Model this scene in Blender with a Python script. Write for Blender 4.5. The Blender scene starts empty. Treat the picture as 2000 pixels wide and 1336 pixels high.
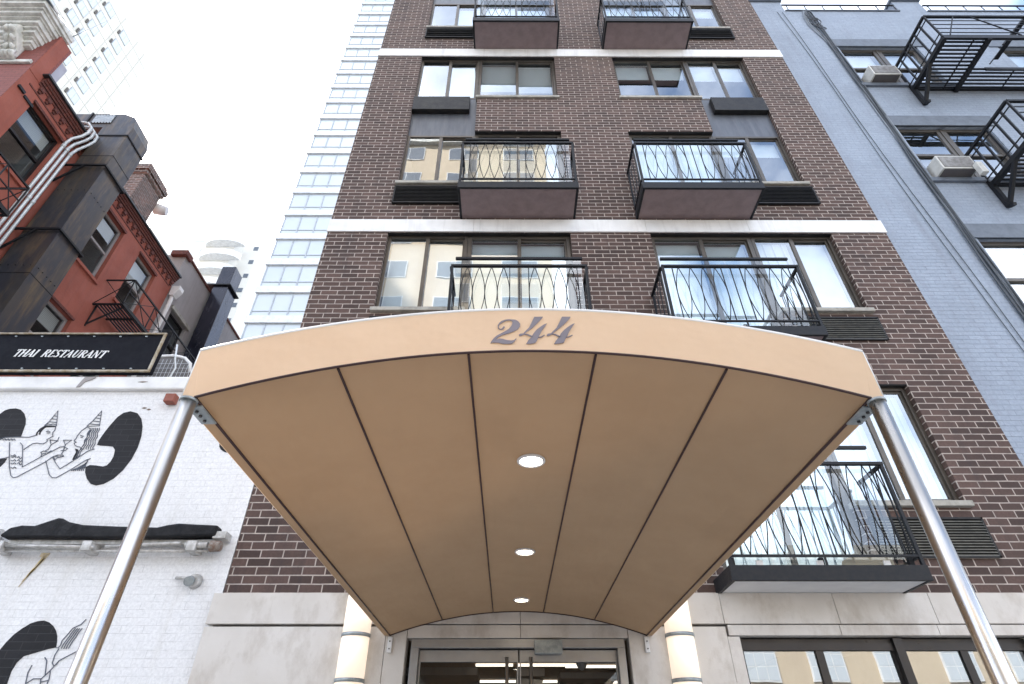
import bpy, bmesh, math, random
from mathutils import Vector, Matrix
R = math.radians
random.seed(7)
S = bpy.context.scene
COL = S.collection

# ---------------------------------------------------------------- camera
cam = bpy.data.cameras.new("camera"); co = bpy.data.objects.new("camera", cam); COL.objects.link(co)
yaw, pit, rol = R(0.268), R(37.517), R(-0.070)
fw = Vector((math.sin(yaw)*math.cos(pit), math.cos(yaw)*math.cos(pit), math.sin(pit)))
rt = Vector((math.cos(yaw), -math.sin(yaw), 0)); up = rt.cross(fw)
rt2 = math.cos(rol)*rt + math.sin(rol)*up; up2 = -math.sin(rol)*rt + math.cos(rol)*up
m = Matrix((rt2, up2, -fw)).transposed().to_4x4(); m.translation = (0, 0, 1.5)
co.matrix_world = m
cam.sensor_width = 36; cam.lens = 36*1117.26/2000; cam.clip_start = 0.05; cam.clip_end = 2000
S.camera = co

# ---------------------------------------------------------------- sky, sun, exposure
SUN_EL, SUN_AZ = 42.0, -44.0          # azimuth measured from +Y towards +X
w = bpy.data.worlds.new("World"); S.world = w; w.use_nodes = True
nt = w.node_tree; bg = nt.nodes["Background"]
sky = nt.nodes.new("ShaderNodeTexSky"); sky.sky_type = 'NISHITA'; sky.sun_disc = False
sky.sun_elevation = R(SUN_EL); sky.sun_rotation = R(SUN_AZ)
sky.air_density = 1.0; sky.dust_density = 1.5
tc = nt.nodes.new("ShaderNodeTexCoord"); nz = nt.nodes.new("ShaderNodeTexNoise")
nz.inputs["Scale"].default_value = 2.2; nz.inputs["Detail"].default_value = 7; nz.inputs["Roughness"].default_value = .55
cr = nt.nodes.new("ShaderNodeValToRGB"); cr.color_ramp.elements[0].position = .40; cr.color_ramp.elements[1].position = .66
mx = nt.nodes.new("ShaderNodeMix"); mx.data_type = 'RGBA'
mx.inputs["B"].default_value = (7.5, 7.8, 8.45, 1)       # sunlit thin cloud
nt.links.new(tc.outputs["Generated"], nz.inputs["Vector"]); nt.links.new(nz.outputs["Fac"], cr.inputs["Fac"])
nt.links.new(cr.outputs["Color"], mx.inputs["Factor"]); nt.links.new(sky.outputs["Color"], mx.inputs["A"])
nt.links.new(mx.outputs["Result"], bg.inputs["Color"]); bg.inputs["Strength"].default_value = 0.12
sd = bpy.data.lights.new("sun", 'SUN'); sd.energy = 3.0; sd.angle = R(0.6); sd.color = (1, .95, .88)
so = bpy.data.objects.new("sun", sd); COL.objects.link(so)
sv = Vector((math.sin(R(SUN_AZ))*math.cos(R(SUN_EL)), math.cos(R(SUN_AZ))*math.cos(R(SUN_EL)), math.sin(R(SUN_EL))))
so.rotation_euler = sv.to_track_quat('Z', 'Y').to_euler()
vs = S.view_settings; vs.view_transform = 'Standard'; vs.look = 'None'; vs.gamma = 1; vs.exposure = 2.12
S.render.engine = 'CYCLES'
S.cycles.max_bounces = 10; S.cycles.transparent_max_bounces = 24

# ---------------------------------------------------------------- materials
def newmat(name):
    m = bpy.data.materials.new(name); m.use_nodes = True
    nt = m.node_tree; return m, nt, nt.nodes["Principled BSDF"]
def N(nt, t, **kw):
    n = nt.nodes.new(t)
    for k, v in kw.items():
        if k in n.inputs: n.inputs[k].default_value = v
        else: setattr(n, k, v)
    return n
def c4(c): return (c[0], c[1], c[2], 1)
def coords(nt, sx=1, sy=1, sz=1):
    t = N(nt, "ShaderNodeTexCoord"); mp = N(nt, "ShaderNodeMapping"); mp.inputs["Scale"].default_value = (sx, sy, sz)
    nt.links.new(t.outputs["Object"], mp.inputs["Vector"]); return mp.outputs["Vector"]
def mixc(nt, fac, a, b, blend='MIX'):
    x = N(nt, "ShaderNodeMix", data_type='RGBA', blend_type=blend)
    for s, v in (("Factor", fac), ("A", a), ("B", b)):
        if hasattr(v, "is_linked") or hasattr(v, "links"): nt.links.new(v, x.inputs[s])
        else: x.inputs[s].default_value = v if s == "Factor" else c4(v)
    return x.outputs["Result"]
def ramp(nt, src, p0, p1, v0=0., v1=1.):
    r = N(nt, "ShaderNodeMapRange"); r.inputs["From Min"].default_value = p0; r.inputs["From Max"].default_value = p1
    r.inputs["To Min"].default_value = v0; r.inputs["To Max"].default_value = v1
    nt.links.new(src, r.inputs["Value"]); return r.outputs["Result"]
def noise(nt, vec, scale, detail=5, rough=.6):
    n = N(nt, "ShaderNodeTexNoise", Scale=scale, Detail=detail, Roughness=rough); nt.links.new(vec, n.inputs["Vector"]); return n.outputs["Fac"]
def bump(nt, h, dist, strength=1.0, normal=None):
    b = N(nt, "ShaderNodeBump"); b.inputs["Distance"].default_value = dist; b.inputs["Strength"].default_value = strength
    nt.links.new(h, b.inputs["Height"])
    if normal: nt.links.new(normal, b.inputs["Normal"])
    return b.outputs["Normal"]
def simple(name, c, rough=.6, metal=0., c2=None, scale=3., stretch=(1, 1, 1), lo=.4, hi=.65, bmp=0., bscale=60., spec=None, dirt=None, trans=0., dsc=(6, 6, .35), wrinkle=0.):
    m, nt, p = newmat(name); p.inputs["Roughness"].default_value = rough; p.inputs["Metallic"].default_value = metal
    if spec is not None: p.inputs["Specular IOR Level"].default_value = spec
    v = coords(nt, *stretch)
    if c2 is None: c2 = tuple(x*.82 for x in c)
    f = ramp(nt, noise(nt, v, scale), lo, hi); col = mixc(nt, f, c, c2)
    if dirt:
        v2 = coords(nt, *dsc); f2 = ramp(nt, noise(nt, v2, 1.6, 6, .7), .5, .78, 0, dirt[1]); col = mixc(nt, f2, col, dirt[0])
    nt.links.new(col, p.inputs["Base Color"])
    rr = ramp(nt, noise(nt, v, scale*5), .3, .7, max(rough-.08, .02), min(rough+.1, 1)); nt.links.new(rr, p.inputs["Roughness"])
    if bmp: nt.links.new(bump(nt, noise(nt, coords(nt), bscale, 3), bmp), p.inputs["Normal"])
    if wrinkle:
        v3 = coords(nt, 1, .35, 1); w1 = bump(nt, noise(nt, v3, 4.5, 3, .5), wrinkle); w2 = bump(nt, noise(nt, coords(nt), bscale, 3), bmp, 1, w1); nt.links.new(w2, p.inputs["Normal"])
    if trans:
        tb = N(nt, "ShaderNodeBsdfTranslucent"); ms = N(nt, "ShaderNodeMixShader"); ms.inputs[0].default_value = trans
        nt.links.new(col, tb.inputs["Color"]); nt.links.new(p.outputs[0], ms.inputs[1]); nt.links.new(tb.outputs[0], ms.inputs[2])
        nt.links.new(ms.outputs[0], nt.nodes["Material Output"].inputs[0])
    return m
def uz(nt):
    t = N(nt, "ShaderNodeTexCoord"); s = N(nt, "ShaderNodeSeparateXYZ"); a = N(nt, "ShaderNodeMath", operation='ADD'); c = N(nt, "ShaderNodeCombineXYZ")
    nt.links.new(t.outputs["Object"], s.inputs[0]); nt.links.new(s.outputs[0], a.inputs[0]); nt.links.new(s.outputs[1], a.inputs[1])
    nt.links.new(a.outputs[0], c.inputs[0]); nt.links.new(s.outputs[2], c.inputs[1]); return c.outputs[0]
def brickmat(name, ca, cb, mortar, bw=.2245, bh=.0815, ms=.0058, tone=.25, rough=.85, bd=.006, stain=None, phase=0.):
    m, nt, p = newmat(name); p.inputs["Roughness"].default_value = rough
    v = uz(nt); mp = N(nt, "ShaderNodeMapping"); mp.inputs["Location"].default_value = (phase, .004, 0)
    # slight wobble so that courses are not ruler straight
    nn = N(nt, "ShaderNodeTexNoise", Scale=5.0, Detail=3); nt.links.new(v, nn.inputs["Vector"])
    vs_ = N(nt, "ShaderNodeVectorMath", operation='SCALE'); vs_.inputs["Scale"].default_value = .006; nt.links.new(nn.outputs["Color"], vs_.inputs[0])
    va = N(nt, "ShaderNodeVectorMath", operation='ADD'); nt.links.new(v, va.inputs[0]); nt.links.new(vs_.outputs[0], va.inputs[1])
    nt.links.new(va.outputs[0], mp.inputs["Vector"])
    def br(a, b, mo):
        t = N(nt, "ShaderNodeTexBrick"); t.offset = .5; t.inputs["Scale"].default_value = 1
        t.inputs["Brick Width"].default_value = bw; t.inputs["Row Height"].default_value = bh; t.inputs["Mortar Size"].default_value = ms
        t.inputs["Mortar Smooth"].default_value = .15; t.inputs["Bias"].default_value = 0
        t.inputs["Color1"].default_value = c4(a); t.inputs["Color2"].default_value = c4(b); t.inputs["Mortar"].default_value = c4(mo)
        nt.links.new(mp.outputs[0], t.inputs["Vector"]); return t
    t = br(ca, cb, mortar); fac = t.outputs["Fac"]
    cv = coords(nt)
    n1 = noise(nt, cv, 38, 4, .7); n2 = noise(nt, cv, 1.1, 5, .6)
    col = mixc(nt, ramp(nt, n1, .35, .75, 0, .5), t.outputs["Color"], tuple(x*.55 for x in ca))
    lum = mixc(nt, ramp(nt, n2, .3, .75), (1+tone, 1+tone, 1+tone), (1-tone, 1-tone, 1-tone)); col = mixc(nt, 1.0, col, lum, 'MULTIPLY')
    mort = mixc(nt, ramp(nt, noise(nt, cv, 9, 4), .35, .7), mortar, tuple(x*.6 for x in mortar)); col = mixc(nt, fac, col, mort)
    if stain:
        v2 = coords(nt, 3, 3, .3); col = mixc(nt, ramp(nt, noise(nt, v2, 1.5, 6, .7), .52, .8, 0, stain[1]), col, stain[0])
    nt.links.new(col, p.inputs["Base Color"])
    inv = N(nt, "ShaderNodeMath", operation='SUBTRACT'); inv.inputs[0].default_value = 1; nt.links.new(fac, inv.inputs[1])
    b1 = bump(nt, inv.outputs[0], bd); b2 = bump(nt, n1, .003, .6, b1); nt.links.new(b2, p.inputs["Normal"])
    return m
def glassmat(name, ior=2.3, tint=(.85, .93, .97), refl=(.93, .97, 1), wav=.0009):
    m, nt, p = newmat(name); nt.nodes.remove(p); o = nt.nodes["Material Output"]
    tr = N(nt, "ShaderNodeBsdfTransparent", Color=c4(tint)); gl = N(nt, "ShaderNodeBsdfGlossy", Color=c4(refl), Roughness=.0)
    fr = N(nt, "ShaderNodeFresnel", IOR=ior); mxs = N(nt, "ShaderNodeMixShader")
    geo = N(nt, "ShaderNodeNewGeometry")   # same reflection from both faces
    nm = bump(nt, noise(nt, coords(nt), 1.3, 2), wav, 1.0); nt.links.new(nm, gl.inputs["Normal"])
    lw = N(nt, "ShaderNodeVectorMath", operation='DOT_PRODUCT'); nt.links.new(geo.outputs["Incoming"], lw.inputs[0]); nt.links.new(geo.outputs["Normal"], lw.inputs[1])
    ab = N(nt, "ShaderNodeMath", operation='ABSOLUTE'); nt.links.new(lw.outputs["Value"], ab.inputs[0])
    on = N(nt, "ShaderNodeMath", operation='SUBTRACT'); on.inputs[0].default_value = 1; nt.links.new(ab.outputs[0], on.inputs[1])
    pw = N(nt, "ShaderNodeMath", operation='POWER'); nt.links.new(on.outputs[0], pw.inputs[0]); pw.inputs[1].default_value = 5
    f0 = ((ior-1)/(ior+1))**2
    f0 = 2*f0/(1+f0)
    fac = ramp(nt, pw.outputs[0], 0, 1, f0, 1.0)
    nt.nodes.remove(fr)
    nt.links.new(fac, mxs.inputs[0]); nt.links.new(tr.outputs[0], mxs.inputs[1]); nt.links.new(gl.outputs[0], mxs.inputs[2]); nt.links.new(mxs.outputs[0], o.inputs[0])
    return m
def emis(name, c, s):
    m, nt, p = newmat(name); p.inputs["Base Color"].default_value = c4(c); p.inputs["Emission Color"].default_value = c4(c); p.inputs["Emission Strength"].default_value = s
    p.inputs["Roughness"].default_value = .4; return m

M = {}
M['brick'] = brickmat("dark_brown_brick", (.056, .034, .029), (.118, .072, .060), (.50, .43, .385), ms=.0064, stain=((.028, .026, .031), .6))
M['chimney'] = brickmat("old_chimney_brick", (.07, .045, .038), (.20, .11, .085), (.42, .38, .35), bw=.2, bh=.075, ms=.010, tone=.5, stain=((.03, .028, .03), .6))
M['whitebrick'] = brickmat("white_painted_brick", (.79, .79, .80), (.80, .80, .81), (.765, .765, .775), bw=.21, bh=.068, ms=.0025, tone=.03, rough=.6, bd=.0009, stain=((.56, .54, .50), .45))
M['greybrick'] = brickmat("grey_painted_brick", (.275, .325, .405), (.30, .35, .435), (.235, .28, .35), bw=.21, bh=.07, ms=.003, tone=.12, rough=.6, bd=.004, stain=((.16, .17, .20), .5))
M['band'] = simple("white_painted_concrete", (.82, .82, .82), .6, c2=(.72, .72, .72), bmp=.002, bscale=30, dirt=((.4, .38, .36), .35))
M['stone'] = simple("limestone_cladding", (.62, .59, .555), .55, c2=(.55, .515, .475), scale=1.3, bmp=.001, bscale=80, dirt=((.30, .245, .19), .8), dsc=(1.6, 1.6, .9))
M['sill'] = simple("stone_sill", (.40, .38, .34), .7, c2=(.26, .25, .22), scale=8, bmp=.002)
M['bronze'] = simple("bronze_aluminium", (.115, .100, .085), .38, .5, c2=(.085, .075, .065))
M['darkframe'] = simple("dark_aluminium", (.035, .033, .034), .35, .6)
M['glass'] = glassmat("window_glass", 2.7)
M['clear'] = glassmat("balcony_glass", 1.65, (.90, .96, .98), wav=.0002)
M['doorglass'] = glassmat("door_glass", 1.5, (.8, .85, .86))
M['blind'] = simple("white_blind", (.72, .73, .72), .8, c2=(.66, .67, .67))
def slatted(name, c, pitch, axis='z'):
    m, nt, p = newmat(name); p.inputs["Roughness"].default_value = .7
    t = N(nt, "ShaderNodeTexCoord"); s = N(nt, "ShaderNodeSeparateXYZ"); nt.links.new(t.outputs["Object"], s.inputs[0])
    a = N(nt, "ShaderNodeMath", operation='MULTIPLY'); a.inputs[1].default_value = 1/pitch; nt.links.new(s.outputs[2 if axis == 'z' else 0], a.inputs[0])
    f = N(nt, "ShaderNodeMath", operation='FRACT'); nt.links.new(a.outputs[0], f.inputs[0])
    col = mixc(nt, ramp(nt, f.outputs[0], .7, .95), c, tuple(x*.5 for x in c)); nt.links.new(col, p.inputs["Base Color"])
    nt.links.new(bump(nt, f.outputs[0], .01), p.inputs["Normal"]); return m
M['slatblind'] = slatted("venetian_blind", (.62, .62, .60), .035)
M['curtain'] = slatted("white_curtain", (.68, .68, .67), .14, 'x')
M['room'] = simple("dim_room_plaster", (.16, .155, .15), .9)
M['spandrel'] = simple("blue_grey_spandrel", (.105, .115, .135), .42, .2, c2=(.075, .082, .1), scale=2, stretch=(4, 4, .6), dirt=((.17, .17, .19), .5))
M['louver'] = simple("black_louver", (.013, .013, .015), .5, 0, c2=(.024, .023, .022), scale=9, spec=.25)
M['louverlip'] = simple("louver_edge", (.20, .195, .17), .5, .2, c2=(.12, .12, .11), scale=14)
M['iron'] = simple("black_painted_iron", (.009, .011, .015), .5, 0, c2=(.016, .016, .018), scale=20, spec=.25)
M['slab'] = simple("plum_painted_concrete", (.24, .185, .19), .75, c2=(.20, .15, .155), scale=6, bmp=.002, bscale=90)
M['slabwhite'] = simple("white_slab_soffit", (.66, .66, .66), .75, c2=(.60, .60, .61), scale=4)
M['canvas'] = simple("beige_canvas", (.82, .64, .465), .8, c2=(.79, .61, .44), scale=2.5, trans=.25, wrinkle=.012, bmp=.0006, bscale=900, spec=.2)
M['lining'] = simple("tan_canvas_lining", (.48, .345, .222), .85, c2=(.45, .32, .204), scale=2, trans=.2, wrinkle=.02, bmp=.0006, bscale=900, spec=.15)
M['piping'] = simple("maroon_piping", (.045, .018, .018), .5)
M['digit'] = simple("grey_lettering", (.21, .19, .22), .5)
M['steel'] = simple("brushed_stainless", (.68, .665, .64), .30, 1., c2=(.55, .52, .48), scale=2, stretch=(1, 1, .2))
M['doorsteel'] = simple('dull_door_steel', (.40, .40, .405), .42, .8, c2=(.33, .33, .33), scale=3)
M['galv'] = simple("galvanised_plate", (.36, .39, .40), .5, .6, c2=(.24, .27, .28), scale=18)
M['warm'] = emis("warm_lamp", (1, .86, .66), 5.)
M['sconce'] = emis("opal_lamp_shade", (1, .86, .70), .14)
M['striplight'] = emis("ceiling_strip", (1, .9, .75), .55)
M['trimwhite'] = simple("white_metal_trim", (.75, .75, .75), .35)
M['redstucco'] = simple("red_stucco", (.34, .10, .068), .8, c2=(.28, .078, .052), scale=1.2, bmp=.004, bscale=22, dirt=((.17, .07, .055), .5))
M['redbrick'] = brickmat("red_painted_brick", (.27, .080, .066), (.30, .092, .074), (.20, .064, .056), bw=.2, bh=.07, ms=.006, tone=.1, rough=.7, bd=.005)
M['corbel'] = brickmat("corbelled_red_brick", (.14, .045, .035), (.20, .062, .045), (.11, .04, .035), bw=.1, bh=.07, ms=.008, tone=.2)
M['coping'] = simple("dark_metal_coping", (.04, .042, .048), .4, .4)
M['duct'] = simple("weathered_steel_duct", (.026, .028, .038), .42, .2, c2=(.07, .055, .038), scale=1.6, stretch=(1.6, 1.6, .5), lo=.45, hi=.75, dirt=((.17, .115, .055), .85), dsc=(3.5, 3.5, .5))
M['blackduct'] = simple("glossy_black_duct", (.016, .018, .03), .22, .3, c2=(.03, .03, .045), scale=1.5, stretch=(1, 1, .3))
M['pvc'] = simple("white_grey_conduit", (.66, .70, .72), .3, .2)
M['cornice'] = simple("weathered_white_cornice", (.74, .73, .69), .7, c2=(.52, .52, .48), scale=5, bmp=.006, bscale=20, dirt=((.22, .21, .18), .6))
M['greystucco'] = simple("grey_stucco", (.33, .31, .305), .85, c2=(.29, .275, .27), scale=1.3, bmp=.003, bscale=30, dirt=((.2, .18, .175), .4))
M['lintel'] = simple("blue_grey_lintel", (.14, .165, .205), .6, c2=(.105, .125, .16), scale=6)
M['signblack'] = simple("black_sign_vinyl", (.010, .011, .016), .75, spec=.1)
M['signframe'] = simple("gold_wood_frame", (.24, .18, .10), .5, c2=(.42, .38, .31), scale=12, stretch=(1, 1, 1))
M['white'] = simple("white_paint", (.80, .80, .80), .5)
M['mural'] = brickmat('black_wall_paint', (.009, .009, .012), (.014, .014, .018), (.035, .036, .042), bw=.21, bh=.068, ms=.003, tone=.4, rough=.85, bd=.001)
M['muralold'] = simple("black_wall_paint", (.010, .010, .014), .8, c2=(.026, .026, .03), scale=7, stretch=(.4, 1, 6), bmp=.002, spec=.15)
M['ink'] = simple("blue_grey_line_paint", (.10, .115, .15), .7)
M['tarp'] = simple("black_awning_fabric", (.007, .007, .009), .6, c2=(.016, .016, .018), scale=9, bmp=.012, bscale=10, spec=.2)
M['alu'] = simple("white_aluminium", (.55, .54, .53), .4, .2, c2=(.34, .33, .31), scale=14, dirt=((.15, .13, .11), .6))
M['rust'] = simple("rusty_machine", (.16, .10, .07), .7, c2=(.25, .23, .21), scale=30, bmp=.004)
M['stainyellow'] = simple("yellow_foam_stain", (.62, .46, .20), .7, c2=(.76, .70, .60), scale=10)
M['acwhite'] = simple("white_ac_casing", (.60, .60, .57), .45, c2=(.48, .48, .45), scale=8)
M['acgrille'] = simple("grey_ac_grille", (.12, .11, .11), .5)
M['cream'] = simple("cream_tower_facade", (.66, .63, .555), .7, c2=(.62, .59, .52), scale=.3)
M['palewall'] = simple("white_tower_facade", (.72, .70, .655), .7, c2=(.68, .665, .63), scale=.3)
M['slabw'] = simple("white_floor_slab", (.76, .77, .78), .5)
M['towerglass'] = simple("pale_blue_curtain_wall", (.54, .59, .63), .12, 0., c2=(.60, .635, .66), scale=.22, lo=.35, hi=.7, spec=.5)
M['jointpale'] = simple("pale_panel_joint", (.60, .57, .52), .8)
M['panelblue'] = simple("lavender_grey_sheet", (.42, .42, .48), .5)
M['lobby'] = simple('brown_lobby_ceiling', (.30, .20, .13), .6, c2=(.24, .16, .11))
M['mullion'] = simple("grey_mullion", (.44, .47, .50), .5)
M['pinkblock'] = simple("beige_render", (.60, .50, .37), .8, c2=(.55, .455, .34), scale=.4)
M['asphalt'] = simple("asphalt", (.05, .05, .052), .85, c2=(.065, .065, .066), scale=12, bmp=.004, bscale=200)
M['concrete'] = simple("sidewalk_concrete", (.46, .45, .43), .85, c2=(.40, .39, .37), scale=3, bmp=.002, bscale=120)
M['roof'] = simple("grey_roof_membrane", (.30, .30, .30), .8)
M['yellow'] = simple("road_marking", (.75, .72, .65), .6)
M['cable'] = simple("black_cable", (.05, .06, .075), .5)
M['cablegrey'] = simple("grey_cable", (.22, .25, .29), .5)
M['cushion'] = simple('tan_fabric', (.45, .36, .26), .9, bmp=.002, bscale=200)
M['terracotta'] = simple('terracotta_plastic', (.42, .16, .07), .6)
M['gate'] = simple("reddish_box_paint", (.28, .08, .05), .6)

# ---------------------------------------------------------------- mesh builder
FY = lambda Y: (lambda u, d, z: (u, Y+d, z))           # wall that faces the street (-Y); d goes into the wall
FX = lambda X: (lambda u, d, z: (X-d, u, z))           # wall that faces +X; u runs along Y
ID = lambda x, y, z: (x, y, z)
class MB:
    def __init__(s, f=ID): s.v = []; s.q = []; s.f = f; s.sm = set()
    def face(s, pts, smooth=False):
        i = len(s.v); s.v += [s.f(*p) for p in pts]; s.q.append(tuple(range(i, i+len(pts))))
        if smooth: s.sm.add(len(s.q)-1)
    def box(s, a0, a1, b0, b1, c0, c1):
        i = len(s.v)
        for c in (c0, c1):
            for b in (b0, b1):
                for a in (a0, a1): s.v.append(s.f(a, b, c))
        s.q += [(i, i+2, i+3, i+1), (i+4, i+5, i+7, i+6), (i, i+1, i+5, i+4), (i+2, i+6, i+7, i+3), (i, i+4, i+6, i+2), (i+1, i+3, i+7, i+5)]; return s
    def prism(s, poly, b0, b1):                        # polygon in (a, c), extruded along b
        i = len(s.v); n = len(poly)
        s.v += [s.f(a, b0, c) for a, c in poly]+[s.f(a, b1, c) for a, c in poly]
        s.q.append(tuple(range(i, i+n))); s.q.append(tuple(range(i+2*n-1, i+n-1, -1)))
        s.q += [(i+k, i+n+k, i+n+(k+1) % n, i+(k+1) % n) for k in range(n)]; return s
    def tube(s, pts, r, n=8, cap=True, flat=False):
        P = [Vector(s.f(*p)) for p in pts]; base = len(s.v); prev = None
        for k, p in enumerate(P):
            t = (P[min(k+1, len(P)-1)]-P[max(k-1, 0)]).normalized()
            if prev is None:
                a = Vector((0, 0, 1)) if abs(t.z) < .9 else Vector((1, 0, 0)); x = t.cross(a).normalized()
            else: x = (prev-t*prev.dot(t)).normalized()
            prev = x; y = t.cross(x)
            rr = r[k] if isinstance(r, (list, tuple)) else r
            for j in range(n):
                an = 2*math.pi*(j+.5)/n; s.v.append(tuple(p+(x*math.cos(an)+y*math.sin(an))*rr))
        for k in range(len(P)-1):
            for j in range(n):
                a = base+k*n+j; b = base+k*n+(j+1) % n
                s.q.append((a, b, b+n, a+n))
                if not flat: s.sm.add(len(s.q)-1)
        if cap:
            s.q.append(tuple(base+j for j in reversed(range(n)))); s.q.append(tuple(base+(len(P)-1)*n+j for j in range(n)))
        return s
    def bar(s, p, q, w=.02): return s.tube([p, q], w*.7071, 4, flat=True)
    def disc(s, c, r, n=24, r0=0.):
        i = len(s.v)
        if r0:
            for j in range(n):
                a = 2*math.pi*j/n
                s.v.append(s.f(c[0]+r*math.cos(a), c[1]+r*math.sin(a), c[2])); s.v.append(s.f(c[0]+r0*math.cos(a), c[1]+r0*math.sin(a), c[2]))
            for j in range(n):
                k = (j+1) % n; s.q.append((i+2*j, i+2*k, i+2*k+1, i+2*j+1))
        else:
            for j in range(n):
                a = 2*math.pi*j/n; s.v.append(s.f(c[0]+r*math.cos(a), c[1]+r*math.sin(a), c[2]))
            s.q.append(tuple(range(i, i+n)))
        return s
    def wall(s, u0, u1, z0, z1, holes, depth, d0=0., cut=None):
        us = sorted({u0, u1}|{h[0] for h in holes}|{h[1] for h in holes}); zs = sorted({z0, z1}|{h[2] for h in holes}|{h[3] for h in holes})
        def solid(i, j):
            if i < 0 or j < 0 or i >= len(us)-1 or j >= len(zs)-1: return None
            u = (us[i]+us[i+1])/2; z = (zs[j]+zs[j+1])/2
            return not any(h[0] < u < h[1] and h[2] < z < h[3] for h in holes)
        for i in range(len(us)-1):
            for j in range(len(zs)-1):
                a, b, c, d = us[i], us[i+1], zs[j], zs[j+1]
                if solid(i, j): s.face([(a, d0, c), (b, d0, c), (b, d0, d), (a, d0, d)])
                else:
                    if solid(i-1, j): s.face([(a, d0, c), (a, d0, d), (a, depth, d), (a, depth, c)])
                    if solid(i+1, j): s.face([(b, d0, c), (b, depth, c), (b, depth, d), (b, d0, d)])
                    if solid(i, j-1): s.face([(a, d0, c), (a, depth, c), (b, depth, c), (b, d0, c)])
                    if solid(i, j+1): s.face([(a, d0, d), (b, d0, d), (b, depth, d), (a, depth, d)])
        return s
    def build(s, name, mat, parent=None, label=None, bevel=0., recalc=True):
        root = parent
        while root is not None and root.parent is not None: root = root.parent
        off = Vector(root.location) if root is not None else Vector((0, 0, 0))
        me = bpy.data.meshes.new(name); me.from_pydata([tuple(Vector(v)-off) for v in s.v], [], s.q); me.update()
        for k in s.sm: me.polygons[k].use_smooth = True
        if recalc:
            bm = bmesh.new(); bm.from_mesh(me); bmesh.ops.recalc_face_normals(bm, faces=bm.faces); bm.to_mesh(me); bm.free()
        me.materials.append(M[mat] if isinstance(mat, str) else mat)
        o = bpy.data.objects.new(name, me); COL.objects.link(o)
        if parent is not None: o.parent = parent
        if label: o["label"] = label
        if bevel:
            b = o.modifiers.new("bevel", 'BEVEL'); b.width = bevel; b.segments = 2; b.limit_method = 'ANGLE'
        return o
def thing(name, label, cat, loc, group=None):
    o = bpy.data.objects.new(name, None); COL.objects.link(o); o.location = loc; o.empty_display_size = .2
    o["label"] = label; o["category"] = cat
    if group: o["group"] = group
    return o
def tag(o, label, cat, group=None, kind=None):
    if label: o["label"] = label
    if cat: o["category"] = cat
    if group: o["group"] = group
    if kind: o["kind"] = kind
    return o
def structure(name, mb, mat): o = mb.build(name, mat); o["kind"] = "structure"; return o
def copy_tree(o, parent=None):
    c = o.copy(); COL.objects.link(c)
    if parent is not None: c.parent = parent
    for ch in list(o.children): copy_tree(ch, c)
    return c

MURAL_P=[[[-4.422,4.926],[-4.331,4.9],[-4.259,4.829],[-4.206,4.729],[-4.169,4.601],[-4.155,4.457],[-4.167,4.317],[-4.207,4.189],[-4.266,4.091],[-4.347,4.03],[-4.421,4.012],[-4.486,4.03],[-4.555,4.091],[-4.605,4.162],[-4.628,4.225],[-4.592,4.248],[-4.523,4.243],[-4.442,4.23],[-4.406,4.243],[-4.383,4.289],[-4.377,4.353],[-4.394,4.428],[-4.435,4.471],[-4.499,4.48],[-4.586,4.485],[-4.621,4.494],[-4.624,4.552],[-4.606,4.649],[-4.578,4.748],[-4.542,4.849],[-4.494,4.905]],[[-5.944,4.677],[-5.957,4.797],[-5.919,4.888],[-5.89,4.934],[-5.84,4.958],[-5.771,4.963],[-5.708,4.945],[-5.641,4.894],[-5.59,4.827],[-5.556,4.757],[-5.538,4.668],[-5.523,4.589],[-5.644,4.589],[-5.699,4.58],[-5.738,4.555],[-5.776,4.484],[-5.866,4.522]],[[-5.724,4.297],[-5.608,4.315],[-5.537,4.325],[-5.538,4.279],[-5.559,4.224],[-5.617,4.179],[-5.682,4.206]],[[-5.369,4.609],[-5.375,4.648],[-5.361,4.697],[-5.326,4.732],[-5.196,4.727],[-5.193,4.719],[-5.3,4.715],[-5.321,4.688],[-5.328,4.648],[-5.319,4.614],[-5.34,4.629],[-5.346,4.668],[-5.361,4.653],[-5.351,4.609]],[[-4.847,4.447],[-4.809,4.437],[-4.779,4.4],[-4.776,4.339],[-4.795,4.307],[-4.814,4.311],[-4.817,4.362],[-4.813,4.4]],[[-4.645,2.446],[-4.594,2.446],[-4.573,2.501],[-4.534,2.57],[-4.484,2.621],[-4.428,2.663],[-4.371,2.682],[-4.316,2.687],[-4.262,2.671],[-4.21,2.64],[-4.167,2.602],[-4.134,2.556],[-4.114,2.51],[-4.1,2.464],[-4.168,2.45],[-4.278,2.417],[-4.355,2.393],[-4.39,2.344],[-4.403,2.274],[-4.39,2.178],[-4.346,2.068],[-4.629,2.068],[-4.725,2.236]]]
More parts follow.
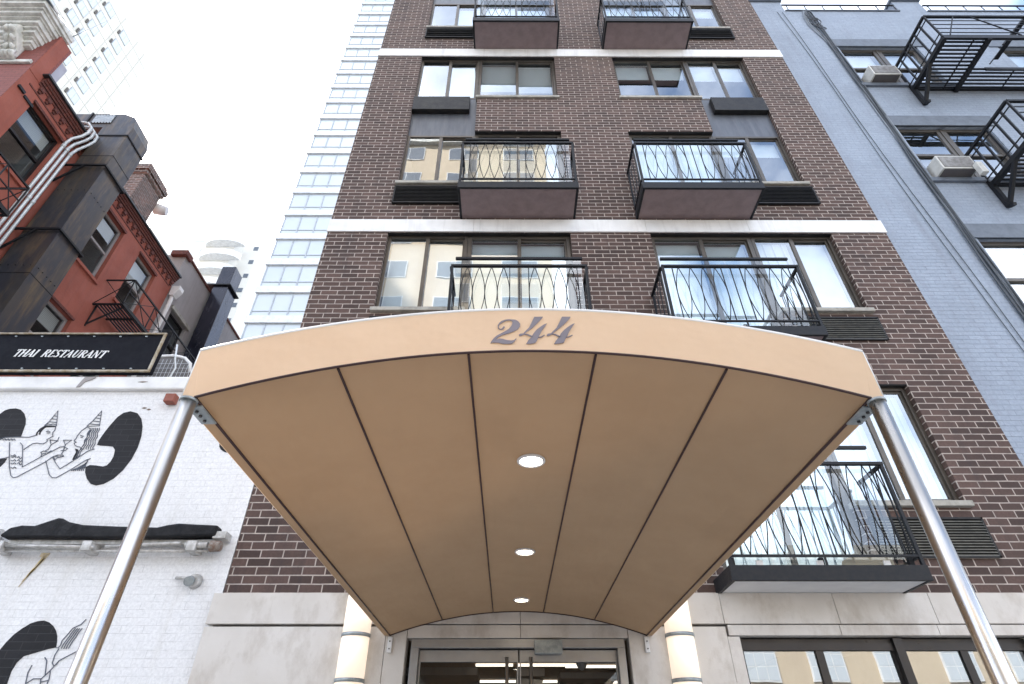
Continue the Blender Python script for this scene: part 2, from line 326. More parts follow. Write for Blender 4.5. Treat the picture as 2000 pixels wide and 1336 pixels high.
MURAL_L=[[[-5.328,4.737],[-5.3,4.787],[-5.269,4.932],[-5.19,4.732],[-5.328,4.737]],[[-5.3,4.787],[-5.212,4.777]],[[-5.318,4.752],[-5.295,4.759],[-5.263,4.747],[-5.243,4.759],[-5.198,4.749]],[[-5.294,4.828],[-5.228,4.816]],[[-5.287,4.868],[-5.245,4.858]],[[-5.193,4.719],[-5.181,4.678],[-5.189,4.648],[-5.179,4.619],[-5.165,4.6],[-5.184,4.585],[-5.2,4.566],[-5.217,4.556],[-5.199,4.546],[-5.205,4.522],[-5.23,4.503],[-5.266,4.508],[-5.304,4.515],[-5.343,4.508],[-5.378,4.474],[-5.413,4.427]],[[-5.273,4.66],[-5.25,4.668],[-5.221,4.653]],[[-5.255,4.642],[-5.22,4.641]],[[-5.741,4.56],[-5.702,4.584],[-5.54,4.589],[-5.427,4.588],[-5.369,4.609]],[[-5.613,4.522],[-5.522,4.343],[-5.463,4.233],[-5.389,4.126],[-5.351,4.099],[-5.314,4.108],[-5.209,4.193],[-5.095,4.284],[-5.043,4.348],[-4.995,4.371]],[[-5.49,4.517],[-5.447,4.484],[-5.317,4.224],[-5.176,4.343],[-5.102,4.399],[-5.023,4.465],[-4.982,4.47],[-4.928,4.446],[-4.943,4.423],[-4.994,4.423]],[[-5.176,4.343],[-5.181,4.381],[-5.203,4.399],[-5.179,4.418],[-5.118,4.399],[-5.096,4.423]],[[-5.181,4.381],[-5.139,4.39]],[[-5.61,4.32],[-5.565,4.329],[-5.522,4.343]],[[-5.178,4.556],[-5.085,4.542],[-5.093,4.59]],[[-5.175,4.553],[-5.135,4.494],[-5.079,4.546]],[[-5.135,4.494],[-5.137,4.437],[-5.163,4.42]],[[-5.025,4.551],[-4.93,4.551],[-4.976,4.494],[-5.025,4.551]],[[-4.976,4.494],[-4.967,4.446],[-4.962,4.409],[-4.963,4.376]],[[-5.02,4.353],[-4.992,4.367],[-4.942,4.367],[-4.925,4.353],[-4.974,4.345],[-5.02,4.353]],[[-4.837,4.718],[-4.876,4.668],[-4.892,4.61],[-4.892,4.571],[-4.902,4.547],[-4.887,4.532],[-4.863,4.527],[-4.887,4.513],[-4.861,4.484],[-4.828,4.47],[-4.8,4.466],[-4.77,4.437]],[[-4.862,4.61],[-4.819,4.6]],[[-4.848,4.588],[-4.825,4.585]],[[-4.842,4.728],[-4.803,4.798],[-4.76,4.933],[-4.699,4.733],[-4.842,4.728]],[[-4.82,4.758],[-4.701,4.748]],[[-4.803,4.798],[-4.719,4.788]],[[-4.794,4.839],[-4.732,4.828]],[[-4.779,4.874],[-4.744,4.869]],[[-4.792,4.706],[-4.784,4.683],[-4.789,4.66],[-4.794,4.638],[-4.785,4.615],[-4.776,4.592],[-4.781,4.57],[-4.786,4.548],[-4.778,4.525],[-4.769,4.503],[-4.774,4.481],[-4.779,4.459],[-4.77,4.437]],[[-4.771,4.706],[-4.762,4.683],[-4.767,4.66],[-4.772,4.638],[-4.762,4.615],[-4.753,4.592],[-4.758,4.57],[-4.763,4.548],[-4.754,4.525],[-4.744,4.503],[-4.749,4.481],[-4.754,4.459],[-4.745,4.437]],[[-4.75,4.706],[-4.741,4.683],[-4.745,4.66],[-4.749,4.638],[-4.74,4.615],[-4.73,4.592],[-4.735,4.57],[-4.739,4.548],[-4.729,4.525],[-4.72,4.503],[-4.724,4.481],[-4.729,4.459],[-4.719,4.437]],[[-4.729,4.706],[-4.719,4.683],[-4.723,4.66],[-4.727,4.638],[-4.717,4.615],[-4.707,4.592],[-4.711,4.57],[-4.715,4.548],[-4.705,4.525],[-4.696,4.503],[-4.7,4.481],[-4.703,4.459],[-4.694,4.437]],[[-4.708,4.706],[-4.698,4.683],[-4.702,4.66],[-4.705,4.638],[-4.695,4.615],[-4.684,4.592],[-4.688,4.57],[-4.692,4.548],[-4.681,4.525],[-4.671,4.503],[-4.675,4.481],[-4.678,4.459],[-4.668,4.437]],[[-4.687,4.706],[-4.677,4.683],[-4.68,4.66],[-4.683,4.638],[-4.672,4.615],[-4.662,4.592],[-4.665,4.57],[-4.668,4.548],[-4.657,4.525],[-4.647,4.503],[-4.65,4.481],[-4.653,4.459],[-4.643,4.437]],[[-4.837,4.718],[-4.801,4.706],[-4.776,4.678],[-4.78,4.629],[-4.775,4.581],[-4.775,4.532],[-4.766,4.485]],[[-4.783,4.447],[-4.779,4.431],[-4.784,4.416],[-4.79,4.401],[-4.785,4.386],[-4.78,4.37],[-4.786,4.355],[-4.791,4.34],[-4.787,4.325]],[[-4.762,4.447],[-4.757,4.431],[-4.762,4.416],[-4.767,4.401],[-4.762,4.386],[-4.757,4.37],[-4.762,4.355],[-4.767,4.34],[-4.762,4.325]],[[-4.644,4.307],[-4.637,4.291],[-4.641,4.275],[-4.644,4.259],[-4.638,4.243],[-4.631,4.227],[-4.635,4.211],[-4.639,4.196],[-4.632,4.18]],[[-4.642,4.3],[-4.639,4.285],[-4.645,4.269],[-4.652,4.254],[-4.648,4.239],[-4.645,4.224],[-4.652,4.21],[-4.658,4.195],[-4.655,4.18]],[[-4.64,4.292],[-4.64,4.278],[-4.65,4.264],[-4.659,4.25],[-4.659,4.236],[-4.658,4.222],[-4.668,4.208],[-4.678,4.194],[-4.677,4.18]],[[-4.639,4.285],[-4.641,4.272],[-4.654,4.258],[-4.667,4.245],[-4.669,4.232],[-4.672,4.219],[-4.684,4.206],[-4.697,4.193],[-4.7,4.18]],[[-4.637,4.278],[-4.643,4.265],[-4.659,4.253],[-4.674,4.241],[-4.68,4.229],[-4.685,4.216],[-4.701,4.204],[-4.717,4.192],[-4.722,4.18]],[[-4.636,4.27],[-4.644,4.259],[-4.663,4.248],[-4.682,4.236],[-4.69,4.225],[-4.699,4.214],[-4.717,4.202],[-4.736,4.191],[-4.745,4.18]],[[-4.634,4.263],[-4.646,4.253],[-4.667,4.242],[-4.689,4.232],[-4.701,4.221],[-4.712,4.211],[-4.734,4.2],[-4.755,4.19],[-4.767,4.18]],[[-5.098,4.297],[-5.032,4.207],[-4.98,4.135],[-4.93,4.1],[-4.888,4.098],[-4.77,4.198],[-4.66,4.307],[-4.618,4.325]],[[-5.042,4.339],[-4.984,4.279],[-4.897,4.202],[-4.799,4.298],[-4.685,4.418],[-4.628,4.442]],[[-5.032,4.344],[-5.001,4.307],[-4.994,4.334],[-4.947,4.344]],[[-5.517,4.366],[-5.49,4.355],[-5.478,4.372],[-5.451,4.353]],[[-5.507,4.348],[-5.48,4.337],[-5.468,4.353],[-5.441,4.335]],[[-5.485,4.306],[-5.458,4.295],[-5.446,4.312],[-5.42,4.293]],[[-5.466,4.27],[-5.439,4.259],[-5.427,4.275],[-5.4,4.257]],[[-5.439,4.22],[-5.413,4.209],[-5.4,4.225],[-5.374,4.207]],[[-5.428,4.334],[-5.421,4.352],[-5.389,4.319],[-5.38,4.339]],[[-5.409,4.297],[-5.402,4.315],[-5.37,4.282],[-5.361,4.302]],[[-5.39,4.261],[-5.383,4.279],[-5.351,4.246],[-5.342,4.265]],[[-5.718,4.565],[-5.694,4.551],[-5.69,4.568],[-5.664,4.546]],[[-5.683,4.565],[-5.66,4.551],[-5.655,4.568],[-5.63,4.546]],[[-5.649,4.565],[-5.625,4.551],[-5.621,4.568],[-5.595,4.546]],[[-5.614,4.565],[-5.591,4.551],[-5.586,4.568],[-5.561,4.546]],[[-4.099,2.462],[-4.078,2.46],[-4.066,2.482],[-4.07,2.519],[-4.041,2.574],[-4.021,2.621],[-3.959,2.654],[-3.932,2.697]],[[-4.047,2.453],[-4.045,2.487],[-4.035,2.519],[-4.022,2.551],[-4.011,2.588],[-3.996,2.621]],[[-4.025,2.453],[-4.023,2.487],[-4.014,2.519],[-4.001,2.551],[-3.991,2.588],[-3.975,2.621]],[[-4.004,2.453],[-4.001,2.487],[-3.992,2.519],[-3.979,2.551],[-3.97,2.588],[-3.955,2.621]],[[-3.983,2.453],[-3.978,2.487],[-3.971,2.519],[-3.958,2.551],[-3.95,2.588],[-3.934,2.621]],[[-4.068,2.455],[-4.08,2.401],[-4.072,2.339],[-4.049,2.318],[-4.029,2.328],[-4.023,2.357],[-3.941,2.406],[-3.845,2.46]],[[-4.161,2.384],[-4.13,2.357],[-4.089,2.244]],[[-4.021,2.353],[-4.064,2.278],[-4.108,2.218],[-4.177,2.218],[-4.226,2.18]],[[-4.244,2.322],[-4.25,2.265],[-4.228,2.18]],[[-4.057,2.274],[-4.04,2.218],[-4.039,2.177]],[[-4.113,2.218],[-4.098,2.177]],[[-4.101,2.193],[-4.043,2.205]]]
DIGITS=[[[-0.006,2.896],[0.008,2.895],[0.02,2.894],[0.031,2.887],[0.039,2.874],[0.038,2.862],[0.031,2.849],[0.017,2.838],[0.0,2.83],[-0.015,2.824],[-0.03,2.819],[-0.043,2.81],[-0.054,2.796],[-0.066,2.784],[-0.071,2.78],[-0.069,2.789],[-0.06,2.805],[-0.049,2.817],[-0.034,2.827],[-0.017,2.839],[-0.004,2.849],[0.006,2.864],[0.01,2.879],[0.007,2.889],[-0.002,2.891],[-0.015,2.888],[-0.029,2.88],[-0.038,2.872],[-0.042,2.862],[-0.041,2.853],[-0.035,2.849],[-0.03,2.851],[-0.025,2.861],[-0.019,2.86],[-0.02,2.855],[-0.025,2.848],[-0.031,2.845],[-0.04,2.847],[-0.045,2.854],[-0.046,2.867],[-0.04,2.879],[-0.031,2.888],[-0.017,2.894]],[[-0.066,2.785],[-0.053,2.797],[-0.039,2.803],[-0.026,2.801],[-0.011,2.796],[0.004,2.794],[0.015,2.796],[0.022,2.803],[0.024,2.807],[0.024,2.801],[0.017,2.789],[0.008,2.78],[-0.007,2.778],[-0.026,2.779],[-0.045,2.784],[-0.06,2.784]],[[0.093,2.908],[0.126,2.909],[0.122,2.901],[0.104,2.877],[0.085,2.854],[0.065,2.837],[0.057,2.829],[0.051,2.821],[0.038,2.815],[0.033,2.82],[0.038,2.826],[0.05,2.827],[0.059,2.84],[0.071,2.854],[0.081,2.877]],[[0.054,2.827],[0.065,2.825],[0.076,2.82],[0.086,2.814],[0.084,2.808],[0.074,2.815],[0.063,2.821],[0.053,2.823]],[[0.14,2.876],[0.131,2.86],[0.118,2.837],[0.108,2.813],[0.1,2.794],[0.095,2.784],[0.079,2.779],[0.06,2.778],[0.068,2.794],[0.08,2.81],[0.088,2.827],[0.1,2.845],[0.115,2.859],[0.129,2.871]],[[0.105,2.811],[0.116,2.813],[0.129,2.822],[0.13,2.819],[0.118,2.809],[0.104,2.807]],[[0.199,2.909],[0.232,2.909],[0.228,2.901],[0.21,2.877],[0.189,2.855],[0.169,2.837],[0.161,2.829],[0.155,2.822],[0.141,2.815],[0.137,2.82],[0.142,2.826],[0.153,2.828],[0.163,2.84],[0.176,2.855],[0.186,2.877]],[[0.158,2.827],[0.169,2.826],[0.18,2.82],[0.189,2.814],[0.188,2.808],[0.177,2.815],[0.166,2.822],[0.157,2.823]],[[0.245,2.877],[0.235,2.86],[0.223,2.838],[0.212,2.813],[0.203,2.794],[0.198,2.784],[0.181,2.78],[0.163,2.778],[0.171,2.794],[0.183,2.811],[0.191,2.828],[0.204,2.845],[0.22,2.86],[0.234,2.871]],[[0.208,2.811],[0.219,2.814],[0.233,2.822],[0.234,2.819],[0.221,2.81],[0.207,2.807]]]


# ---------------------------------------------------------------- window unit
def window(root, f, u0, u1, z0, z1, d=.07, fw=.045, split=.5, frame='bronze', cover=None, cover_h=1.0, name='window', sill=None, meet=None, room=1.6, glass='glass', stiles=True, covers=None, curve=None):
    """sliding or sash window set d behind the wall face; panes, cover and sill are sub-parts"""
    mb = MB(f); t = .05
    mb.box(u0, u1, d, d+t, z1-fw, z1); mb.box(u0, u1, d, d+t, z0, z0+fw)
    mb.box(u0, u0+fw, d, d+t, z0+fw, z1-fw); mb.box(u1-fw, u1, d, d+t, z0+fw, z1-fw)
    panes = []
    if meet is None and split:
        um = u0+(u1-u0)*split
        mb.box(um-.028, um+.028, d+.004, d+t+.02, z0+fw, z1-fw)
        # inner sash of the sliding half sits deeper
        s = .028
        a, b = um+.028, u1-fw
        mb.box(a, b, d+.03, d+t+.01, z1-fw-s, z1-fw-.001); mb.box(a, b, d+.03, d+t+.01, z0+fw+.001, z0+fw+s); mb.box(b-s, b-.001, d+.03, d+t+.01, z0+fw+s, z1-fw-s)
        panes = [(u0+fw, um-.028, z0+fw, z1-fw, d+.02), (a, b-s, z0+fw+s, z1-fw-s, d+.042)]
    elif meet is not None:
        zm = z0+(z1-z0)*meet
        mb.box(u0+fw, u1-fw, d+.004, d+t+.02, zm-.028, zm+.028)
        panes = [(u0+fw, u1-fw, zm+.028, z1-fw, d+.02), (u0+fw, u1-fw, z0+fw, zm-.028, d+.042)]
    else: panes = [(u0+fw, u1-fw, z0+fw, z1-fw, d+.02)]
    w = mb.build(name, frame, root)
    for i, (a, b, c, e, dd) in enumerate(panes):
        g = MB(f); g.face([(a, dd, c), (b, dd, c), (b, dd, e), (a, dd, e)]); g.build('pane', glass, w, recalc=False)
    cs = covers if covers else ([(cover, cover_h)]*len(panes) if cover else [])
    for (cv, ch), (a, b, c, e, dd) in zip(cs, panes):
        if not cv or ch <= 0: continue
        g = MB(f); g.face([(a, d+.12, e-(e-c)*ch), (b, d+.12, e-(e-c)*ch), (b, d+.12, e), (a, d+.12, e)]); g.build('curtain' if cv == 'curtain' else 'blind', cv, w, recalc=False)
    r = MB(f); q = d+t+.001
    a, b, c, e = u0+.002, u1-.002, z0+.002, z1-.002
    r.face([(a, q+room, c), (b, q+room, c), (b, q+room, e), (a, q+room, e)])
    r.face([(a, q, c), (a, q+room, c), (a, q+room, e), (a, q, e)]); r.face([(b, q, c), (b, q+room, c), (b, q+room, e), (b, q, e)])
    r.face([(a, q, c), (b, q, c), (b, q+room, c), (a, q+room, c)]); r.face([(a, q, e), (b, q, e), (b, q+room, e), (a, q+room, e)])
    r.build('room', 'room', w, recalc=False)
    if sill:
        MB(f).box(u0-.03, u1+.03, -sill, d, z0-.062, z0-.002).build('sill', 'sill', w, bevel=.004)
    return w

# ================================================================= SETTING
g = MB(); g.face([(-400, -400, -.14), (400, -400, -.14), (400, 400, -.14), (-400, 400, -.14)]); structure('ground', g, 'asphalt')
structure('sidewalk', MB().box(-60, 60, -1.6, 5.9, -.3, 0), 'concrete')
structure('far_sidewalk', MB().box(-60, 60, -15, -11.2, -.3, 0), 'concrete')
g = MB(); g.face([(-60, -11.2, -.136), (60, -11.2, -.136), (60, -1.6, -.136), (-60, -1.6, -.136)]); structure('road', g, 'asphalt')

# ================================================================= BRICK APARTMENT BUILDING
Y0 = 5.8; BX0, BX1 = -2.73, 5.65
bld = thing('apartment_building', 'dark brown brick apartment building with white bands and small balconies behind the beige canopy', 'building', (1.46, Y0, 0))
F = FY(Y0)
LA, LM, LB = -1.83, -.63, .905
RA, RM, RB = 2.10, 3.62, 4.82
holes = [(LA, LB, 3.83, 5.32), (RM, RB, 3.83, 5.32), (RA, RM, 3.05, 5.32),
         (LA, LM, 6.5, 8.02), (LM, LB, 5.76, 8.02), (RM, RB, 6.5, 8.02), (RA, RM, 5.76, 8.02),
         (LA, LM, 9.2, 13.40), (LM, LB, 8.47, 10.70), (LM, LB, 11.84, 13.40),
         (RM, RB, 9.2, 13.40), (RA, RM, 8.47, 10.70), (RA, RM, 11.84, 13.40),
         (LA, LM, 14.72, 18.7), (LM, LB, 13.84, 16.1), (LM, LB, 17.24, 18.7),
         (RM, RB, 14.72, 18.7), (RA, RM, 13.84, 16.1), (RA, RM, 17.24, 18.7)]
wl = MB(F).wall(BX0, BX1, 2.915, 19.3, holes, .13)
wl.face([(BX0, 0, 2.915), (BX0, 14, 2.915), (BX0, 14, 19.3), (BX0, 0, 19.3)]); wl.face([(BX1, 0, 2.915), (BX1, 14, 2.915), (BX1, 14, 19.3), (BX1, 0, 19.3)])
wl.face([(BX0, 14, 0), (BX1, 14, 0), (BX1, 14, 19.3), (BX0, 14, 19.3)]); wl.face([(BX0, 0, 19.3), (BX1, 0, 19.3), (BX1, 14, 19.3), (BX0, 14, 19.3)])
wl.build('wall', 'brick', bld, recalc=False)
for z0, z1 in ((8.025, 8.29), (13.402, 13.69), (18.72, 19.0)):
    b = MB(F); xs = [BX0-.01, -.55, 2.05, 3.6, BX1+.01]
    for a, c in zip(xs, xs[1:]): b.box(a+.002, c-.002, -.022, .02, z0, z1)
    b.build('band', 'band', bld)
# windows: (u0,u1,z0,z1, covers, sill)
wins = [
 (LA, -.45, 3.83, 5.32, [('blind', 1), ('blind', 1)], .05), (-.45, LB, 3.83, 5.32, [('blind', 1), ('blind', 1)], .05),
 (RM, RB, 3.83, 5.32, [('curtain', 1), ('curtain', 1)], .06),
 (LA, LM, 6.5, 8.02, [('blind', 1), ('blind', 1)], .06), (RM, RB, 6.5, 8.02, [('curtain', 1), ('blind', 1)], .06),
 (LA, LM, 9.2, 10.66, [(None, 0), (None, 0)], .06), (RM, RB, 9.2, 10.66, [('blind', .3), ('blind', .3)], .06),
 (LA, LM, 11.88, 13.40, [(None, 0), ('blind', .9)], None), (LM, LB, 11.84, 13.40, [('slatblind', .68), ('slatblind', .72)], .04),
 (RA, RM, 11.84, 13.40, [('blind', .35), ('blind', .35)], .04), (RM, RB, 11.88, 13.40, [('blind', .4), ('blind', .4)], None),
 (LA, LM, 14.72, 16.1, [(None, 0), ('blind', .8)], .04), (RM, RB, 14.72, 16.1, [('blind', .3), ('blind', .3)], .04),
 (LA, LM, 17.28, 18.7, [(None, 0), (None, 0)], None), (LM, LB, 17.24, 18.7, [('blind', .5), ('blind', .5)], .04),
 (RA, RM, 17.24, 18.7, [('blind', .5), ('blind', .5)], .04), (RM, RB, 17.28, 18.7, [(None, 0), (None, 0)], None)]
for u0, u1, z0, z1, cv, sl in wins:
    window(bld, F, u0+.003, u1-.003, z0+.003, z1-.003, covers=cv, sill=sl)
doors = [(RA, RM, 3.05, 5.32, 'blindfull'), (LM, LB, 5.76, 8.02, 'blind'), (RA, RM, 5.76, 8.02, 'blind'), (LM, LB, 8.47, 10.70, None), (RA, RM, 8.47, 10.70, 'blind'), (LM, LB, 13.84, 16.1, 'blind'), (RA, RM, 13.84, 16.1, 'blind')]
for u0, u1, z0, z1, cv in doors:
    window(bld, F, u0+.003, u1-.003, z0+.003, z1-.003, fw=.06, cover='blind' if cv else None, cover_h=1. if cv == 'blindfull' else .85, name='balcony_door')
for (u0, u1, z) in ((LA, LB, 5.32), (RA, RB, 5.32), (LA, LB, 8.02), (RA, RB, 8.02), (LM, LB, 10.70), (RA, RM, 10.70), (LA, LB, 13.40), (RA, RB, 13.40), (LM, LB, 16.1), (RA, RM, 16.1)):  # near-black strips paint the shade under the opening heads
    MB(F).box(u0+.002, u1-.002, .006, .069, z-.012, z-.002).build('soffit_shade', 'louver', bld)
# spandrel panels between stacked windows
for (u0, u1, z0, z1) in ((LA, LM, 10.66, 11.88), (RM, RB, 10.66, 11.88), (LA, LM, 16.1, 17.28), (RM, RB, 16.1, 17.28)):
    MB(F).box(u0+.003, u1-.003, .075, .11, z0, z1).build('spandrel_panel', 'spandrel', bld)
# air conditioner louvers
def louver(u0, u1, z0, z1, proud=.03, n=11):
    b = MB(F); b.box(u0, u1, -proud, -proud+.012, z0, z0+.02); b.box(u0, u1, -proud, -proud+.012, z1-.02, z1)
    b.box(u0, u0+.02, -proud, -proud+.012, z0, z1); b.box(u1-.02, u1, -proud, -proud+.012, z0, z1)
    b.box(u0+.004, u1-.004, -proud+.022, .06, z0+.004, z1-.004)
    o = b.build('ac_louver', 'louver', bld)
    s = MB(F); h = (z1-z0-.04)/n
    for k in range(n):
        z = z0+.02+h*k; s.face([(u0+.02, -proud+.002, z), (u1-.02, -proud+.002, z), (u1-.02, -proud+.026, z+h*.75), (u0+.02, -proud+.026, z+h*.75)])
        s.box(u0+.02, u1-.02, -proud-.001, -proud+.003, z, z+.006)
    s.build('slat', 'louverlip' if proud < .035 else 'louver', o, recalc=False); return o
for z0, z1 in ((5.98, 6.36), (8.66, 9.08)):
    louver(-1.85, -.78, z0, z1, .05 if z0 > 7 else .03); louver(3.70, 4.86, z0, z1, .05 if z0 > 7 else .03)
louver(3.70, 4.88, 3.25, 3.66, .03, 13); louver(-1.85, -.78, 3.25, 3.66)
for u0, u1 in ((-1.82, -.76), (3.80, 4.80)):
    b = MB(F); b.box(u0, u1, -.03, .07, 11.36, 11.80)
    b.build('ac_louver', 'louver', bld, bevel=.006)
for u0, u1 in ((-1.84, -.78), (3.70, 4.84)): louver(u0, u1, 14.18, 14.62, .045, 5)
# balconies
def rail_part(mb, p, q, h0, h1, n_lens, margins):
    """straight run of ornamental ironwork from p to q (x, y), heights relative to slab underside"""
    L = math.hypot(q[0]-p[0], q[1]-p[1]); dx, dy = (q[0]-p[0])/L, (q[1]-p[1])/L
    pt = lambda s, z: (p[0]+dx*s, p[1]+dy*s, z)
    for s0, s1, n in n_lens:
        wd = (s1-s0)/n
        for i in range(n):
            c = s0+wd*(i+.5)
            for sg in (-1, 1):
                pts = [pt(c+sg*(wd/2)*math.sin(math.pi*t/10), h0+(h1-h0)*t/10) for t in range(11)]
                mb.tube(pts, .0060, 5)
    for s in margins: mb.bar(pt(s, h0), pt(s, h1), .011)
def balcony(x0, x1, zb, yf=5.212, soffit='slab', glass_off=.085):
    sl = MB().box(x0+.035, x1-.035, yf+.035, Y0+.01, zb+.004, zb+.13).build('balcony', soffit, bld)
    fa = MB(); h = .13
    fa.box(x0, x1, yf, yf+.035, zb-.004, zb+h); fa.box(x0, x0+.035, yf+.035, Y0, zb-.004, zb+h); fa.box(x1-.035, x1, yf+.035, Y0, zb-.004, zb+h)
    fa.build('fascia', 'iron', sl, bevel=.003)
    r = MB(); lo, hi = zb+.225, zb+1.11
    W = x1-x0; a = x0+.01; b = x1-.01; y = yf+.018
    r.box(a, b, y-.02, y+.02, hi, hi+.03); r.box(a, b, y-.012, y+.012, lo-.02, lo)
    for x in (a+.015, b-.015): r.box(x-.015, x+.015, y-.0155, y+.0155, zb+h, hi)
    L = b-a; rail_part(r, (a, y), (b, y), lo, hi, [(.135, L/2-.12, 4), (L/2+.12, L-.135, 4)], [.135, L/2-.12, L/2, L/2+.12, L-.135])
    r.box(a+L/2-.008, a+L/2+.008, y-.008, y+.008, zb+h, lo)
    for x in (a, b):
        r.box(x-.018, x+.018, y+.02, Y0, hi, hi+.03); r.box(x-.01, x+.01, y+.012, Y0, lo-.02, lo)
        D = Y0-y; rail_part(r, (x, y), (x, Y0), lo, hi, [(.09, D-.06, 3)], [.09, D-.06, D-.02])
    r.build('railing', 'iron', sl)
    gy = y+glass_off; z0, z1 = zb+.15, zb+1.33
    gb = MB()
    for u0, u1 in ((a+.06, (a+b)/2-.01), ((a+b)/2+.01, b-.06)):
        gb.face([(u0, gy, z0), (u1, gy, z0), (u1, gy, z1), (u0, gy, z1)])
    gb.build('glass_panel', 'clear', sl, recalc=False)
    c = MB().box(a+.04, b-.04, gy-.018, gy+.018, z1, z1+.032)
    for x in (a+.06, b-.06, (a+b)/2): MB().box(x-.02, x+.02, gy-.02, gy+.02, zb+h, zb+h+.09).build('glass_shoe', 'iron', sl)
    c.build('top_rail', 'iron', sl)
    for x in (a+.3, (a+b)/2-.03, b-.3): MB().box(x-.03, x+.03, gy-.035, gy-.02, zb+h, zb+h+.06).build('glass_clamp', 'trimwhite', sl)
    return sl
for zb in (5.62, 8.334, 13.70):
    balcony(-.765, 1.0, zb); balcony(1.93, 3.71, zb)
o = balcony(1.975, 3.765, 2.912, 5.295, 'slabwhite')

# things standing on the balconies
def soft(name, x0, x1, y0, y1, z0, z1, mat, lab, cat):
    o = MB().box(x0, x1, y0, y1, z0, z1).build(name, mat, bevel=.03); tag(o, lab, cat)
soft('cushion', 3.22, 3.60, 5.47, 5.72, 3.045, 3.20, 'cushion', 'tan cushion lying on the balcony with white underside at lower right', 'cushion')
soft('storage_box', -.66, -.42, 5.36, 5.6, 8.467, 8.60, 'terracotta', 'terracotta coloured box at the left end of the balcony below the big window reflections', 'box')
soft('planter', -.1, .62, 5.38, 5.56, 8.467, 8.575, 'white', 'long low white planter on the same balcony as the terracotta box', 'planter')
# stone ground floor
SY = -.06
st = MB(F)
def panels(us, z0, z1, y=SY):
    for a, b in zip(us, us[1:]): st.box(a+.002, b-.002, y, .1, z0+.002, z1-.002)
panels([-2.79, .10, 1.98, 3.05, 3.96, 5.66], 2.645, 2.915)
panels([-2.79, -1.12, -.93], 0, 2.625, SY); panels([1.08, 1.98], 0, 2.625, SY); st.box(1.98, 2.09, SY, .1, 0, 2.54)
panels([-.93, .10, 1.08], 2.53, 2.64, SY+.012)
panels([2.0, 3.03, 3.93, 5.66], 2.548, 2.64, SY+.004); st.box(4.74, 5.66, SY, .1, 0, 2.545)
st.box(2.09, 4.74, SY, .1, 0, .55)
st.box(-2.78, -2.6, .1, 14, 0, 2.915); st.box(5.5, 5.65, .1, 14, 0, 2.915)
st.build('stone_base', 'stone', bld, bevel=.003)
# shop window on the right
for a, b in ((2.095, 2.82), (2.82, 3.53), (3.56, 4.14), (4.14, 4.735)):
    window(bld, F, a, b, .56, 2.535, d=.03, fw=.035, split=None, frame='darkframe', room=2.0)
MB(F).box(3.505, 3.585, -.01, .03, .56, 2.535).build('mullion', 'darkframe', bld)
MB(F).box(2.095, 4.735, .02, .028, 2.44, 2.5).build('window_head', 'darkframe', bld)

# entrance
DX0, DX1 = -.887, 1.044
fr = MB(F)
fr.box(DX0, DX1, -.03, .10, 2.455, 2.528); fr.box(DX0, DX0+.07, -.03, .10, 0, 2.455); fr.box(DX1-.07, DX1, -.03, .10, 0, 2.455)
fr.build('door_frame', 'doorsteel', bld, bevel=.004)
for a, b in ((-.812, .080), (.092, .972)):
    d = MB(F); d.box(a, b, .03, .07, 2.35, 2.445); d.box(a, b, .03, .07, .01, .16); d.box(a, a+.012, .03, .07, .16, 2.35); d.box(b-.012, b, .03, .07, .16, 2.35)
    dr = d.build('entrance_door', 'doorsteel', bld, bevel=.003)
    gp = MB(F); gp.face([(a+.012, .05, .16), (b-.012, .05, .16), (b-.012, .05, 2.35), (a+.012, .05, 2.35)]); gp.build('pane', 'doorglass', dr, recalc=False)
    hx = -.022 if a < 0 else .193
    h = MB(F); h.tube([(hx, -.03, .5), (hx, -.03, 2.38)], .016, 12)
    for z in (.7, 2.2): h.tube([(hx, -.03, z), (hx, .04, z)], .01, 8)
    h.build('handle', 'steel', dr)
MB(F).box(.225, .475, -.075, -.032, 2.40, 2.515).build('door_closer', 'galv', bld, bevel=.005)
lb = MB(F); q0, q1, ez, dp = DX0-.9, DX1+.9, 2.78, 8.5
lb.face([(q0, .14, 0), (q0, dp, 0), (q0, dp, ez), (q0, .14, ez)]); lb.face([(q1, .14, 0), (q1, dp, 0), (q1, dp, ez), (q1, .14, ez)])
lb.face([(q0, dp, 0), (q1, dp, 0), (q1, dp, ez), (q0, dp, ez)])
lb.build('lobby_wall', 'room', bld, recalc=False)
lc = MB(F); lc.face([(q0, .14, ez), (q1, .14, ez), (q1, dp, ez), (q0, dp, ez)])
for y0_, y1_, z_ in ((.9, 1.2, .12), (6.4, 6.8, .2)): lc.box(q0+.01, q1-.01, y0_, y1_, ez-z_, ez-.001)
lc.build('lobby_ceiling', 'lobby', bld, recalc=False)
for a_, b_, c_, e_, z_ in ((-1.7, -.45, 3.4, 4.3, .10), (.1, .5, 3.5, 4.3, .10), (.75, 1.6, 3.9, 4.5, .08)): MB(F).box(a_, b_, c_, e_, ez-z_, ez-.002).build('soffit_box', 'greystucco', bld)
for a_, b_, y_ in ((-.46, .05, 3.12), (.12, .95, 3.12), (.78, 1.6, 3.25), (-.75, .25, 4.75), (.35, 1.2, 4.75), (1.1, 1.8, 4.85)):
    MB(F).box(a_, b_, y_-.03, y_+.03, ez-.03, ez-.004).build('ceiling_light', 'striplight', bld)
dc = MB(); dc.tube([(.89, 8.0, 2.76), (.89, 8.0, 2.70), (.89, 8.0, 2.64), (.89, 8.0, 2.60), (.89, 8.0, 2.575)], [.075, .075, .068, .048, .012], 20)
dc.build('dome_camera', 'trimwhite', bld)

